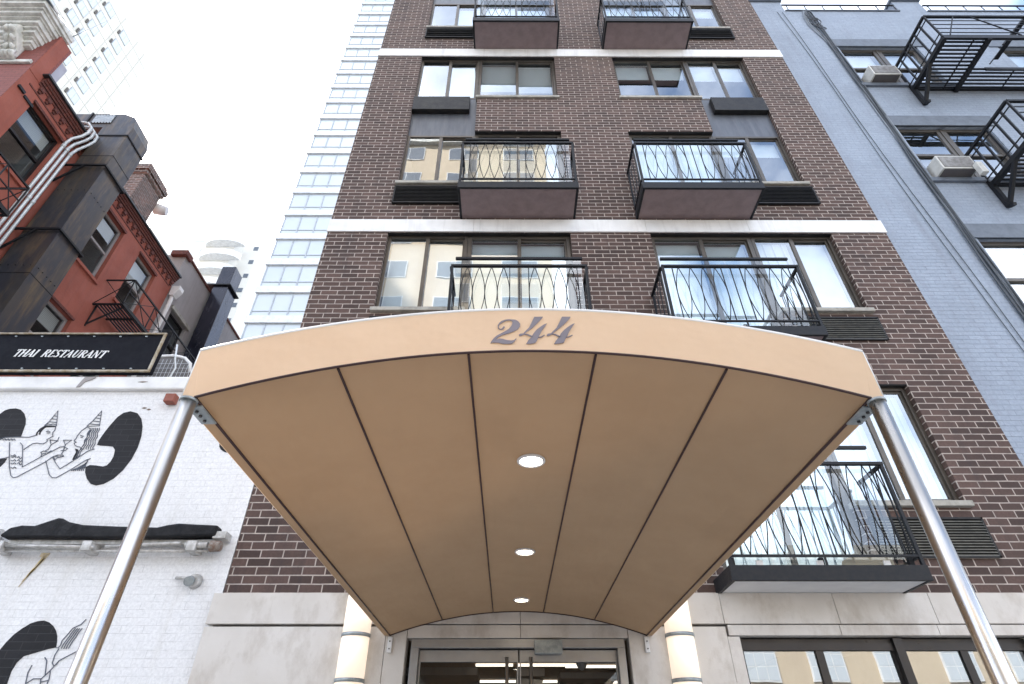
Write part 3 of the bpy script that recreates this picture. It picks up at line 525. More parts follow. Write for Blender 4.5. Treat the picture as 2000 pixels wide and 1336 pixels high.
# canopy wall sconces (lit)
for sx, lab in ((-1.39, 'tall lit half round wall lamp to the left of the entrance door'), (1.545, 'tall lit half round wall lamp to the right of the entrance door')):
    t = thing('wall_lamp', lab, 'wall lamp', (sx, Y0-.06, 1.46), 'lit wall lamps beside the entrance')
    yb = Y0-.06; r = .125
    def half(r, z0, z1, n=18):
        return [(sx-r*math.cos(math.pi*k/n), yb-r*.95*math.sin(math.pi*k/n)) for k in range(n+1)]
    z = 1.46
    while z < 2.9:
        z1 = z+.357
        a = half(r, 0, 0); mb = MB(); n = len(a); i = 0
        mb.v = [(x, y, z+.03) for x, y in a]+[(x, y, z1) for x, y in a]
        mb.q = [(k, k+1, n+k+1, n+k) for k in range(n-1)]+[tuple(range(n-1, -1, -1)), tuple(range(n, 2*n))]; mb.sm = set(range(n-1))
        mb.build('lamp_shade', 'sconce', t)
        a = half(r+.006, 0, 0); mb = MB()
        mb.v = [(x, y, z) for x, y in a]+[(x, y, z+.03) for x, y in a]
        mb.q = [(k, k+1, n+k+1, n+k) for k in range(n-1)]+[tuple(range(n-1, -1, -1)), tuple(range(n, 2*n))]; mb.sm = set(range(n-1))
        mb.build('metal_band', 'galv', t); z = z1

# ================================================================= CANOPY
CX, HW, YF, YB, ZB, RISE, VH = .082, 1.165, 1.68, 5.735, 2.548, .20, .20
zb = lambda x: ZB+RISE*(1-((x-CX)/HW)**2)
HO = 1.212
zt = lambda x: ZB+VH+RISE*(1-((x-CX)/HO)**2)
can = thing('entrance_canopy', 'beige canvas entrance canopy numbered 244 on two stainless posts with three downlights', 'canopy', (CX, YB, ZB))
n = 40
xs = [CX-HO+2*HO*k/n for k in range(n+1)]
cv = MB()
def sweep(prof, ys, mb, smooth=True):
    i = len(mb.v); m_ = len(prof)
    for y in ys: mb.v += [(x, y, z) for x, z in prof]
    for j in range(len(ys)-1):
        for k in range(m_-1):
            a = i+j*m_+k; mb.q.append((a, a+1, a+m_+1, a+m_))
            if smooth: mb.sm.add(len(mb.q)-1)
top = [(x, zt(x)) for x in xs]
sweep(top, [YF+.006+(YB-YF-.006)*k/8 for k in range(9)], cv)
for sx in (-1, 1):
    x = CX+sx*HO; cv.face([(x, YF, ZB-.004), (x, YB, ZB-.004), (x, YB, ZB+VH), (x, YF, ZB+VH)])
cv.build('cover', 'canvas', can, recalc=False)
va = MB()
bx = [CX-HW+2*HW*k/n for k in range(n+1)]
va.face([(CX-HO, YF, ZB-.004), (CX-HW, YF, ZB-.002), (CX-HO, YF, ZB+VH)])
va.face([(CX+HO, YF, ZB-.004), (CX+HO, YF, ZB+VH), (CX+HW, YF, ZB-.002)])
for k in range(n):
    va.face([(bx[k], YF, zb(bx[k])), (bx[k+1], YF, zb(bx[k+1])), (xs[k+1], YF, zt(xs[k+1])), (xs[k], YF, zt(xs[k]))])
va.build('valance', 'canvas', can, recalc=False)
rim = MB(); rim.tube([(x, YF+.008, z+.002) for x, z in top], .010, 10)  # white rim tube stands in for sunlight on the canvas edge
rim.tube([(CX-HO, YF+.003, ZB), (CX-HO, YF+.003, ZB+VH)], .004, 6); rim.tube([(CX+HO, YF+.003, ZB), (CX+HO, YF+.003, ZB+VH)], .004, 6)
rim.build('sunlit_rim', 'white', can)
so_ = MB(); sweep([(x, zb(x)+.004) for x in bx], [YF+.003+(YB-YF-.003)*k/8 for k in range(9)], so_)
for sx in (-1, 1):
    a, b = CX+sx*HW, CX+sx*HO; so_.face([(a, YF, ZB), (b, YF, ZB-.002), (b, YB, ZB-.002), (a, YB, ZB)])
so_.build('soffit', 'lining', can, recalc=False)
for k in range(4):
    x = CX+HW*2*(k+1)/5-HW
    MB().tube([(x, YF+.01, zb(x)), (x, YB, zb(x))], .0048, 8).build('piping', 'piping', can)
MB().tube([(x, YF-.001, zb(x)) for x in bx], .005, 8).build('piping', 'piping', can)
MB().tube([(x, YB-.004, zb(x)) for x in bx], .005, 8).build('piping', 'piping', can)
for sx in (-1, 1): MB().tube([(CX+sx*HW, YF, ZB), (CX+sx*HW, YB, ZB)], .0055, 8).build('piping', 'piping', can)
for sx in (-1, 1):
    x = CX+sx*(HO-.024)
    p = MB().tube([(x, YF+.012, -.0), (x, YF+.012, ZB-.008)], .0265, 32)
    po = p.build('post', 'steel', can)
    MB().tube([(x, YF+.012, 0.001), (x, YF+.012, .012)], .07, 24).build('base_flange', 'steel', po)
    MB().tube([(x, YF+.012, ZB-.012), (x, YF+.012, ZB-.003)], .030, 24).build('cap', 'galv', po)
    # galvanised corner bracket under the frame
    xi = CX+sx*(HW-.012)
    MB().prism([(YF+.045, ZB-.004), (YF+.165, ZB-.004), (YF+.165, ZB-.012), (YF+.045, ZB-.012)], xi, CX+sx*(HO-.002)).build('corner_bracket', 'galv', can) if False else None
    br = MB(); br.box(min(xi, CX+sx*(HO-.004)), max(xi, CX+sx*(HO-.004)), YF+.04, YF+.165, ZB-.014, ZB-.006)
    b = br.build('corner_bracket', 'galv', can, bevel=.003)
    for yy in (YF+.07, YF+.10, YF+.135): MB().tube([(CX+sx*(HW+.018), yy, ZB-.02), (CX+sx*(HW+.018), yy, ZB-.01)], .006, 8).build('screw', 'darkframe', b)
    wb = MB().box(CX+sx*(HW-.01)-.02, CX+sx*(HW-.01)+.02, YB-.02, YB-.001, ZB-.14, ZB-.012); o = wb.build('wall_bracket', 'trimwhite', can, bevel=.003)
    for zz in (ZB-.05, ZB-.11): MB().tube([(CX+sx*(HW-.01), YB-.026, zz), (CX+sx*(HW-.01), YB-.018, zz)], .006, 8).build('screw', 'darkframe', o)
for y in (2.577, 3.98, 5.29):
    x = .105; z = zb(x)-.003
    ring = MB(); ring.tube([(x+.062*math.cos(a*math.pi/16), y+.062*math.sin(a*math.pi/16), z) for a in range(33)], .0085, 8, cap=False)
    rg = ring.build('downlight', 'trimwhite', can)
    MB().disc((x, y, z-.001), .057, 32).build('lamp_lens', 'warm', rg, recalc=False)
dg = MB()
for poly in DIGITS: dg.prism([tuple(p) for p in poly], YF-.0045, YF-.002)
dg.build('number_lettering', 'digit', can)

# ================================================================= WHITE SHOP WITH MURAL
shop = thing('white_shop', 'single storey white painted brick shop with black mural left of the apartment building', 'building', (-6.2, Y0, 0))
RX = -9.65
b = MB(F); b.box(RX+.002, BX0-.012, .004, 14, 0, 5.20); b.build('wall', 'whitebrick', shop)
b = MB(F); b.box(RX+.002, BX0-.012, -.05, .25, 5.202, 5.385); b.box(RX+.002, BX0-.012, .25, 14, 5.202, 5.25); b.build('parapet_cap', 'white', shop, bevel=.02)
for poly in MURAL_P: MB(F).prism([tuple(p) for p in poly], -.001, .006).build('mural_shape', 'mural', shop)
for upper in (True, False):
    ml = MB(F)
    for ln in MURAL_L:
        if (ln[0][1] > 3.2) == upper: ml.tube([(p[0], -.0005, p[1]) for p in ln], .0045, 4, flat=True)
    ml.build('mural_drawing', 'ink', shop)
st_ = MB(F)
for poly in ([(-4.645, 3.30), (-4.56, 3.30), (-4.60, 3.255), (-4.645, 3.265)], [(-4.615, 3.255), (-4.56, 3.30), (-4.62, 3.17), (-4.70, 3.03)], [(-4.60, 3.25), (-4.575, 3.26), (-4.66, 3.12), (-4.71, 2.98)]):
    st_.prism(poly, -.006, .004)
st_.build('foam_stain', 'stainyellow', shop)
for (x, z, w_) in ((-4.4, 5.30, .12), (-4.28, 4.97, .06), (-4.22, 4.95, .05)):
    MB(F).prism([(x-w_/2, z), (x, z+.012), (x+w_/2, z+.004), (x, z-.008)], -.003 if z < 5.2 else -.054, .006 if z < 5.2 else -.048).build('chipped_patch', 'rust', shop)
# broken corner piece on the parapet
cp = MB(F)
cp.prism([(-5.158, 5.22), (-5.118, 5.23), (-5.088, 5.30), (-5.013, 5.33), (-4.983, 5.365), (-5.108, 5.37), (-5.128, 5.33)], -.06, -.051); cp.build('broken_render', 'greystucco', shop)
q = MB(F); q.box(-4.033, -3.913, -.10, -.005, 5.004, 5.114); tag(q.build('junction_box', 'gate', bevel=.01), 'small rust red box on the white shop wall just behind the left canopy post', 'box')
MB(F).prism([(-3.099+.16*math.cos(k*.35), 4.514+.12*math.sin(k*.35)) for k in range(18)], -.001, .006).build('mural_shape', 'mural', shop)
# sign
sg = thing('restaurant_sign', 'long black board lettered THAI RESTAURANT in white with gold frame above white shop', 'sign', (-6.8, Y0-.02, 5.43))
G = FY(Y0-.06)
SX0, SX1, SZ0, SZ1 = -9.3, -4.36, 5.43, 6.03
MB(G).box(SX0, SX1, .0, .06, SZ0, SZ1).build('board', 'signblack', sg)
fr = MB(G)
fr.box(SX0, SX1, -.025, -.001, SZ0, SZ0+.03); fr.box(SX0, SX1, -.025, -.001, SZ1-.022, SZ1); fr.box(SX1-.035, SX1, -.024, -.001, SZ0+.03, SZ1-.022); fr.box(SX0, SX0+.05, -.024, -.001, SZ0+.03, SZ1-.022)
fr.build('frame', 'signframe', sg, bevel=.006)
for k in range(9):
    x = SX1-.25-.33*k
    for z in (SZ0+.055, SZ1-.05): MB(G).box(x-.012, x+.012, -.012, -.0, z-.007, z+.007).build('fixing', 'galv', sg)
GLY = {'T': (.72, [((.36, 0), (.36, 1), 1), ((.02, .97), (.70, .97), .4), ((.22, .02), (.50, .02), .4), ((.03, .97), (.03, .80), .5), ((.69, .97), (.69, .80), .5)]),
 'H': (.86, [((.16, 0), (.16, 1), 1), ((.68, 0), (.68, 1), 1), ((.16, .5), (.68, .5), .4), ((.04, .02), (.28, .02), .4), ((.56, .02), (.80, .02), .4), ((.04, .98), (.28, .98), .4), ((.56, .98), (.80, .98), .4)]),
 'A': (.80, [((.06, 0), (.42, 1), .4), ((.40, 1), (.66, 0), 1), ((.16, .33), (.60, .33), .4), ((-.04, .02), (.18, .02), .4), ((.54, .02), (.80, .02), .4)]),
 'I': (.40, [((.18, 0), (.18, 1), 1), ((.05, .02), (.31, .02), .4), ((.05, .98), (.31, .98), .4)]),
 'R': (.80, [((.18, 0), (.18, 1), 1), ((.18, .97), (.48, .97), .4), ((.48, .97), (.60, .85), .8), ((.60, .85), (.60, .66), 1), ((.60, .66), (.46, .53), .8), ((.46, .52), (.18, .52), .4), ((.38, .52), (.68, .02), 1), ((.06, .02), (.30, .02), .4), ((.62, .02), (.80, .02), .4)]),
 'E': (.70, [((.18, 0), (.18, 1), 1), ((.18, .97), (.60, .97), .4), ((.18, .52), (.48, .52), .4), ((.18, .03), (.62, .03), .4), ((.60, .97), (.60, .80), .5), ((.63, .03), (.63, .20), .5)]),
 'S': (.64, [((.54, .80), (.50, .93), .5), ((.50, .95), (.28, .97), .5), ((.28, .97), (.12, .84), .8), ((.12, .84), (.14, .64), .8), ((.14, .64), (.46, .40), 1), ((.46, .40), (.52, .20), .9), ((.52, .20), (.38, .04), .8), ((.38, .04), (.14, .05), .5), ((.10, .06), (.08, .24), .5)]),
 'U': (.84, [((.18, 1), (.18, .25), 1), ((.18, .25), (.30, .04), .8), ((.30, .04), (.50, .04), .5), ((.50, .04), (.66, .25), .5), ((.66, .25), (.66, 1), .45), ((.06, .98), (.30, .98), .4), ((.56, .98), (.78, .98), .4)]),
 'N': (.88, [((.14, 0), (.14, 1), .4), ((.14, 1), (.70, 0), 1), ((.70, 0), (.70, 1), .4), ((.02, .98), (.2, .98), .4), ((.58, .98), (.82, .98), .4), ((.02, .02), (.26, .02), .4)])}
def letters(txt, x, z, h, mb, d0, d1, slant=.33, track=.10, xs_=.92, drop=0., th=.17):
    X = x
    for ch in txt:
        if ch == ' ': X += .62*h; continue
        wd, st = GLY[ch]
        for (a, b_, wt) in st:
            p = Vector((X+(a[0]*xs_+a[1]*slant)*h, z+a[1]*h)); q = Vector((X+(b_[0]*xs_+b_[1]*slant)*h, z+b_[1]*h))
            t = (q-p).normalized(); nrm = Vector((-t.y, t.x))*th*h*wt/2
            poly = [p-nrm, q-nrm, q+nrm, p+nrm]; mb.prism([(v.x, v.y) for v in poly], d0+random.random()*.0006, d1)
        X += (wd*xs_+track)*h; z -= drop*(wd)*h
    return X
probe = MB(); Wd = letters('THAI RESTAURANT', 0, 0, 1, probe, 0, 1)
hh = .108; track = .10+(1.145-Wd*hh)/(13*hh)
lt = MB(G); letters('THAI RESTAURANT', -6.155, 5.668, hh, lt, -.006, -.001, track=track, drop=.02)
lt.build('lettering', 'white', sg)
# rooftop condenser
ac = thing('rooftop_condenser', 'grey caged rooftop air conditioner with rounded white top beside the restaurant sign', 'air conditioner', (-4.5, 6.4, 5.25))
q = MB(); prof = [(-4.85, 5.3), (-4.85, 6.02), (-4.80, 6.08), (-4.55, 6.09), (-4.40, 6.05), (-4.30, 5.96), (-4.26, 5.82), (-4.25, 5.3)]
q.prism(prof, 6.3, 7.0); q.build('casing', 'acgrille', ac)
q = MB(); q.tube([(x, 6.3, z) for x, z in prof[1:7]], .022, 8); q.build('top_trim', 'white', ac)
q = MB()
for k in range(12):
    x = -4.83+k*.052; q.bar((x, 6.285, 5.32), (x, 6.285, 6.02 if k < 9 else 5.93), .0025)
for k in range(9): q.bar((-4.85, 6.282, 5.35+k*.075), (-4.26, 6.282, 5.35+k*.075), .0025)
q.build('cage', 'pvc', ac)
q = MB(); q.tube([(-4.37, 6.0, 6.05), (-4.30, 5.98, 5.80), (-4.24, 5.97, 5.66), (-4.27, 5.96, 5.40)], .012, 8); tag(q.build('conduit', 'pvc'), 'thin pale pipe in front of rooftop air conditioner', 'pipe')
# folded awning
aw = thing('folded_awning', 'folded black fabric awning with white aluminium arms on the white shop wall', 'awning', (-3.9, Y0, 3.3))
q = MB(F); top_ = [(-5.02, 3.42), (-4.95, 3.50), (-4.85, 3.525), (-4.72, 3.52), (-4.62, 3.56), (-4.52, 3.60), (-4.48, 3.595), (-4.40, 3.56), (-4.25, 3.53), (-3.9, 3.515), (-3.5, 3.505), (-3.40, 3.53), (-3.30, 3.545), (-3.12, 3.535), (-3.0, 3.53), (-2.90, 3.525)]
bot = [(-2.90, 3.42), (-3.5, 3.40), (-4.0, 3.395), (-4.6, 3.40), (-4.95, 3.40)]
q.prism(top_+bot, -.17, -.04); q.build('fabric', 'tarp', aw, bevel=.02)
q = MB(F); q.box(-4.95, -2.92, -.10, -.005, 3.36, 3.40); q.tube([(-4.98, -.13, 3.335), (-4.05, -.14, 3.315)], .017, 10); q.tube([(-4.98, -.10, 3.29), (-2.95, -.11, 3.285)], .013, 10); q.tube([(-3.95, -.13, 3.325), (-3.22, -.14, 3.355)], .015, 10)
q.build('arm', 'alu', aw)
for x in (-4.98, -4.12, -3.1): MB(F).box(x-.045, x+.045, -.17, 0, 3.275, 3.37).build('bracket', 'alu', aw, bevel=.006)
q = MB(F); q.box(-2.93, -2.80, -.15, -.01, 3.40, 3.47); q.tube([(-3.18, -.12, 3.34), (-2.96, -.12, 3.34)], .032, 12)
q.build('bracket', 'alu', aw, bevel=.006)
q = MB(F)
q.tube([(-2.93, -.12, 3.33), (-2.83, -.12, 3.33)], [.055, .05], 12)
q.build('motor', 'rust', aw, bevel=.004)
q = MB(F); q.tube([(-5.2, -.06, 3.45), (-5.08, -.08, 3.47)], .045, 10); q.box(-5.14, -5.09, -.1, 0, 3.36, 3.44); tag(q.build('awning_bracket', 'alu'), 'worn white bracket with rolled end left of the folded awning', 'bracket')
# little floodlight
fl = thing('security_light', 'small white security light on an arm below the folded awning', 'lamp', (-3.02, Y0, 3.03))
q = MB(F); q.tube([(-3.22, -.02, 3.06), (-3.08, -.05, 3.05)], .014, 8); q.tube([(-3.03, -.005, 3.03), (-3.03, -.06, 3.03)], [.07, .055], 14); q.build('mount', 'alu', fl)
q = MB(F); q.tube([(-3.05, -.06, 3.03), (-3.03, -.13, 3.0)], [.04, .045], 14); q.build('lamp_head', 'galv', fl)

# ================================================================= RED BUILDING
H = FX(RX)
RT = 13.06
red = thing('red_building', 'red painted four storey building with corbelled brick parapet and white front cornice', 'building', (RX, Y0, 0))
rw = [(6.27, 7.2, 10.85, 12.42), (8.9, 9.75, 10.75, 12.40), (10.45, 11.3, 10.85, 12.42), (6.27, 7.2, 8.05, 9.60), (8.93, 9.75, 7.95, 9.57), (10.45, 11.3, 8.05, 9.6)]
b = MB(H).wall(Y0, 12.0, 0, 12.84, rw, .14); b.face([(Y0, 0, 12.84), (12, 0, 12.84), (12, 12, 12.84), (Y0, 12, 12.84)]); b.face([(12, 0, 0), (12, 12, 0), (12, 12, 12.84), (12, 0, 12.84)])
b.build('wall', 'redstucco', red, recalc=False)
b = MB(); b.box(-21, RX-.001, Y0-.004, Y0+.35, 0, 14.22); b.build('front_wall', 'redbrick', red)
b = MB(); b.box(RX-.30, RX+.012, Y0+.346, 5.99, 12.84, 13.0)
b = MB(H); b.box(Y0+.0, 6.10, -.012, .35, 12.84, 14.20); b.build('parapet_end', 'redstucco', red, bevel=.02)
b = MB(H)
for k in range(4): b.box(6.10, 12.03, -.02-.028*k, .1, 12.82+.055*k, 12.875+.055*k)
for k in range(26):
    y = 6.16+k*.228; b.box(y, y+.10, -.055, .0, 12.72, 12.82); b.box(y+.02, y+.08, -.03, 0, 12.66, 12.72)
b.build('corbelled_parapet', 'corbel', red)
b = MB(H); b.box(6.03, 12.05, -.15, .3, 13.045, 13.10); b.build('coping', 'coping', red, bevel=.006)
MB(H).box(5.98, 11.9, -.012, 0, 12.60, 12.635).build('string_line', 'corbel', red)
for k, (u0, u1, z0, z1) in enumerate(rw):
    window(red, H, u0, u1, z0, z1, d=.10, split=None, meet=.5, frame='darkframe' if k % 3 == 0 else 'greystucco', fw=.06, covers=[(('blind', .95) if k == 2 else ('slatblind', .5)), (None, 0)], glass='doorglass')
    MB(H).box(u0-.04, u1+.04, -.05, .1, z0-.07, z0-.002).build('window_ledge', 'redstucco', red)
    MB(H).box(u0-.02, u1+.02, -.03, .02, z1, z1+.06).build('window_hood', 'corbel', red)
# tie plate and bars
MB(H).box(5.86, 6.03, -.04, -.001, 12.30, 12.36).build('iron_strap', 'iron', red); MB(H).box(6.06, 6.30, -.03, -.001, 12.26, 12.32).build('iron_strap', 'iron', red)
# cornice on the street front, returned at the corner
b = MB()
steps = [(13.60, .10), (13.65, .15), (13.74, .20), (13.79, .28), (13.90, .33), (13.96, .40), (14.07, .46), (14.11, .53), (14.20, .58), (14.25, .66)]
for z, d in steps: b.box(-21, RX+.03-(.66-d)*.62, Y0-.005-d, Y0+.2, z, z+.12)
b.box(-21, RX+.06, Y0-.70, Y0+.2, 14.33, 14.45)
b.build('cornice', 'cornice', red, bevel=.008)
for xb in (-10.25, -12.4, -14.6):
    q = MB(); P_ = [(Y0, 13.25), (Y0-.10, 13.22), (Y0-.16, 13.32), (Y0-.12, 13.42), (Y0-.17, 13.5), (Y0-.28, 13.6), (Y0-.38, 13.72), (Y0-.42, 13.85), (Y0-.36, 13.95), (Y0, 13.96)]
    i = len(q.v); n_ = len(P_)
    q.f = lambda a, b_, c: (b_, a, c)
    q.prism(P_, xb-.14, xb+.14); q.f = ID
    bk = q.build('bracket', 'cornice', red, bevel=.03)
    q = MB()
    for k in range(3):
        for sgn in (-1, 1): q.tube([(xb+sgn*.07, Y0-.13-.11*k, 13.38+.15*k), (xb+sgn*.07, Y0-.18-.11*k, 13.43+.15*k), (xb+sgn*.03, Y0-.20-.12*k, 13.49+.15*k)], [.03, .05, .02], 8)
    for k in range(5): q.tube([(xb-.16+.08*k, Y0-.05, 13.12), (xb-.16+.08*k, Y0-.17, 13.2), (xb-.16+.08*k, Y0-.12, 13.3)], [.05, .06, .03], 8)
    q.build('leaf_carving', 'cornice', bk)
b = MB(); b.box(-21, RX-.05, Y0-.06, Y0-.004, 13.02, 13.12)
for k in range(6): b.box(-21, -10.45, Y0-.03-.006*k, Y0-.004, 13.2+k*.12, 13.28+k*.12)
b.build('frieze', 'cornice', red, bevel=.01)
# leaning blue-grey sheet on the roof edge
q = MB(); q.box(-9.95, -9.70, 6.13, 6.36, 13.12, 13.85); tag(q.build('roof_panel', 'panelblue'), 'small blue grey panel standing on the red building roof edge', 'panel')
# chimney
q = MB(); 
for z0, z1, e in ((12.86, 15.0, 0), (15.0, 15.12, .05), (15.12, 15.3, .09), (15.3, 15.42, .04)): q.box(-11.5-e, -10.2+e, 9.86-e, 10.72+e, z0, z1)
ch = q.build('chimney', 'chimney', bevel=.012); tag(ch, 'old brown brick chimney stack behind the red building parapet', 'chimney')
q = MB(); q.tube([(-10.35, 10.9, 14.75), (-10.05, 11.0, 14.75)], [.18, .14], 14); tag(q.build('vent_cap', 'trimwhite'), 'small round white vent behind the brick chimney', 'vent')
# big duct
du = thing('exhaust_duct', 'large weathered black rectangular exhaust duct climbing the red side wall', 'duct', (-9.2, 7.8, 5.4))
dx0, dx1, dy0, dy1 = -9.52, -8.80, 7.58, 8.22
q = MB(); q.box(dx0, dx1, dy0, dy1, 5.4, 13.28); q.build('riser', 'duct', du, bevel=.006)
for z in (8.9, 12.5): MB().box(dx0-.005, dx1+.005, dy0-.005, dy1+.005, z, z+.012).build('seam', 'iron', du)
for z in (9.1, 11.3):
    for k in range(5): MB().tube([(dx1+.004, dy0+.08+.12*k, z), (dx1+.014, dy0+.08+.12*k, z)], .010, 6).build('rivet', 'iron', du); MB().tube([(dx0+.08+.14*k, dy0-.004, z), (dx0+.08+.14*k, dy0-.014, z)], .010, 6).build('rivet', 'iron', du)
q = MB(); q.prism([(dx0, 13.30), (dx1, 13.30), (dx1, 13.62), (dx1-.12, 14.02), (dx1-.42, 14.18), (-12.5, 14.18), (-12.5, 13.62), (dx0, 13.62)], dy0-.002, dy1+.002); q.build('elbow', 'duct', du, bevel=.006)
q = MB()
q.box(dx0-.02, dx1+.02, dy0-.02, dy1+.02, 13.27, 13.305)
q.build('flange', 'iron', du)
q = MB(); q.box(-10.0, -9.96, dy0-.03, dy1+.03, 13.60, 14.2)
q.build('flange', 'iron', du)
q = MB(); q.box(-9.86, -9.40, dy0-.02, dy0-.003, 13.78, 14.12); q.build('access_panel', 'galv', du, bevel=.004)
q = MB()
for k in range(7):
    for z in (13.79, 14.11): q.tube([(-9.84+k*.07, dy0-.03, z), (-9.84+k*.07, dy0-.015, z)], .012, 6)
q.build('bolt', 'iron', du)
for z in (12.1, 10.05):
    q = MB(); q.bar((RX, dy0-.05, z), (dx1+.03, dy0-.05, z), .04); q.bar((RX, dy0-.05, z-.55), (dx0+.3, dy0-.05, z-.02), .035); q.bar((dx1+.03, dy0-.05, z), (dx1+.03, dy1+.05, z), .04); q.bar((RX, dy1+.05, z), (dx1+.03, dy1+.05, z), .04)
    q.build('support_bracket', 'iron', du)
# conduits
for k in range(3):
    y = 7.22+.115*k; x = RX+.05
    q = MB(); q.tube([(x, y, 5.45), (x, y, 12.45-.04*k), (x+.02, y+.03, 12.65-.04*k), (x+.10, y+.10, 12.85), (x+.16, y+.12, 13.02), (x+.17, y+.10, 13.18), (x+.10, y+.04, 13.26), (x-.2, y, 13.27), (x-.8, y, 13.27)], .032, 12)
    for z in (12.3, 10.7, 9.0): q.tube([(x, y, z), (x, y, z+.09)], .040, 12)
    pp = q.build('conduit_pipe', 'pvc')
    tag(pp, ['pale metal conduit on red wall, the one nearest the big window', 'pale metal conduit on red wall, middle one of three', 'pale metal conduit on red wall, the one nearest the black duct'][k], 'pipe', 'three pale conduits climbing the red wall')
# downspout
ds = thing('downspout', 'white downspout with hopper head at the corner of the red building', 'downspout', (RX+.08, 12.1, 5.4))
q = MB(); q.tube([(RX+.09, 12.10, 5.4), (RX+.09, 12.10, 12.25), (RX+.07, 12.10, 12.40)], .055, 14); q.build('pipe', 'trimwhite', ds)
q = MB(); q.prism([(RX+.01, 12.72), (RX+.26, 12.72), (RX+.26, 12.60), (RX+.15, 12.38), (RX+.03, 12.38)], 12.0, 12.22); q.build('hopper', 'trimwhite', ds, bevel=.01)
# fire escape on red wall
def red_escape(y0, y1, z, lab):
    t = thing('fire_escape', lab, 'fire escape', (RX, y0, z), 'fire escapes on the red wall')
    xo = -8.97; q = MB()
    for k in range(9):
        x = RX+.05+(xo-RX-.05)*k/8; q.box(x-.018, x+.018, y0, y1, z-.02, z)
    for y in (y0, y0+.55, y0+1.1, y0+1.7, y1): q.box(RX, xo+.02, y-.02, y+.02, z-.055, z-.02)
    q.box(xo-.01, xo+.03, y0, y1, z-.06, z+.02); q.build('platform', 'iron', t)
    q = MB(); zt_ = z+.72
    q.bar((xo, y0, zt_), (xo, y1, zt_), .035); q.bar((xo, y0, z+.36), (xo, y1, z+.36), .02)
    ys = [y0+(y1-y0)*k/4 for k in range(5)]
    for k, y in enumerate(ys):
        q.bar((xo, y, z), (xo, y, zt_), .022)
        if k < 4: q.bar((xo, y, z), (xo, ys[k+1], zt_), .014); q.bar((xo, y, zt_), (xo, ys[k+1], z), .014)
    for y in (y0, y1): q.bar((RX, y, zt_), (xo, y, zt_), .03); q.bar((RX, y, zt_), (xo, y, z), .014); q.bar((RX, y, z), (xo, y, zt_), .014)
    q.build('railing', 'iron', t)
    for y in (y0+.1, (y0+y1)/2, y1-.1): MB().bar((RX, y, z-.55), (xo, y, z-.03), .03).bar((RX, y, z-.6), (RX+.02, y, z), .03).build('bracket', 'iron', t)
    return t
red_escape(10.0, 13.9, 10.3, 'black iron fire escape below the far window of the red wall')
red_escape(4.6, 6.75, 9.55, 'black iron fire escape corner beside the big front window of the red wall')

# ================================================================= GREY REAR BUILDING
gr = thing('grey_building', 'plain grey stucco building with brown coping behind the red building', 'building', (RX, 12.05, 0))
X2 = RX-.02; H2 = FX(X2)
b = MB(H2).wall(12.02, 19.5, 0, 13.98, [(12.45, 13.35, 10.6, 12.2)], .14)
b.face([(12.02, 0, 0), (12.02, 12, 0), (12.02, 12, 13.98), (12.02, 0, 13.98)]); b.face([(12.02, 0, 13.98), (19.5, 0, 13.98), (19.5, 12, 13.98), (12.02, 12, 13.98)]); b.face([(19.5, 0, 0), (19.5, 12, 0), (19.5, 12, 13.98), (19.5, 0, 13.98)])
b.build('wall', 'greystucco', gr, recalc=False)
b = MB(H2); b.box(12.2, 19.5, -.05, .3, 13.985, 14.05); b.box(11.9, 12.25, -.08, .4, 13.90, 14.08); b.build('coping', 'corbel', gr, bevel=.01)
window(gr, H2, 12.45, 13.35, 10.6, 12.2, d=.10, split=None, meet=.5, frame='darkframe', fw=.05, glass='doorglass')
MB(H2).box(12.36, 13.44, -.07, .02, 12.2, 12.31).build('window_hood', 'sill', gr, bevel=.005)
d2 = thing('black_duct', 'tall glossy black square duct rising past the grey building roof', 'duct', (-9.3, 13.8, 5.4))
q = MB(); q.box(-9.55, -9.06, 13.55, 14.12, 5.4, 14.2); q.build('riser', 'blackduct', d2, bevel=.01)
q = MB(); q.box(-9.53, -9.08, 13.57, 14.10, 14.2, 15.05); q.build('top_section', 'blackduct', d2, bevel=.01)
q = MB(); q.box(-9.72, -8.98, 13.48, 14.18, 14.16, 14.2); q.build('flange', 'iron', d2)

# ================================================================= GREY-BLUE BUILDING, RIGHT
GX0 = BX1+.004
gb = thing('blue_grey_building', 'blue grey painted brick building with fire escapes on the right', 'building', (9, Y0, 0))
FG = FY(Y0+.012)
gh = []; floors = [12.36, 9.36, 6.38, 3.4]
for z in floors:
    for u0 in (6.98, 10.4): gh.append((u0, u0+1.68 if u0 < 8 else u0+1.5, z, z+1.55))
b = MB(FG).wall(GX0, 16, 0, 15.62, gh, .16)
b.face([(GX0, 0, 15.62), (16, 0, 15.62), (16, 12, 15.62), (GX0, 12, 15.62)]); b.face([(16, 0, 0), (16, 12, 0), (16, 12, 15.62), (16, 0, 15.62)])
b.build('wall', 'greybrick', gb, recalc=False)
MB(FG).box(GX0, 6.36, -.001, .6, 15.6, 16.1).build('parapet_pier', 'greybrick', gb); MB(FG).box(9.02, 9.66, -.001, .9, 15.6, 16.15).build('parapet_pier', 'greybrick', gb)
b = MB(FG); b.box(GX0-.02, 6.40, -.05, .65, 16.1, 16.17); b.box(8.98, 9.70, -.05, .95, 16.15, 16.22); b.box(6.36, 9.02, -.03, .3, 15.622, 15.66); b.box(9.66, 16, -.03, .3, 15.622, 15.66); b.build('coping', 'lintel', gb, bevel=.006)
b = MB(FG)
for a, c in ((6.36, 9.0), (9.68, 16)):
    b.bar((a, .0, 15.95), (c, .0, 15.95), .03)
    x = a+.1
    while x < c: b.bar((x, .0, 15.62), (x, .0, 15.95), .015); x += .42
b.build('roof_railing', 'iron', gb)
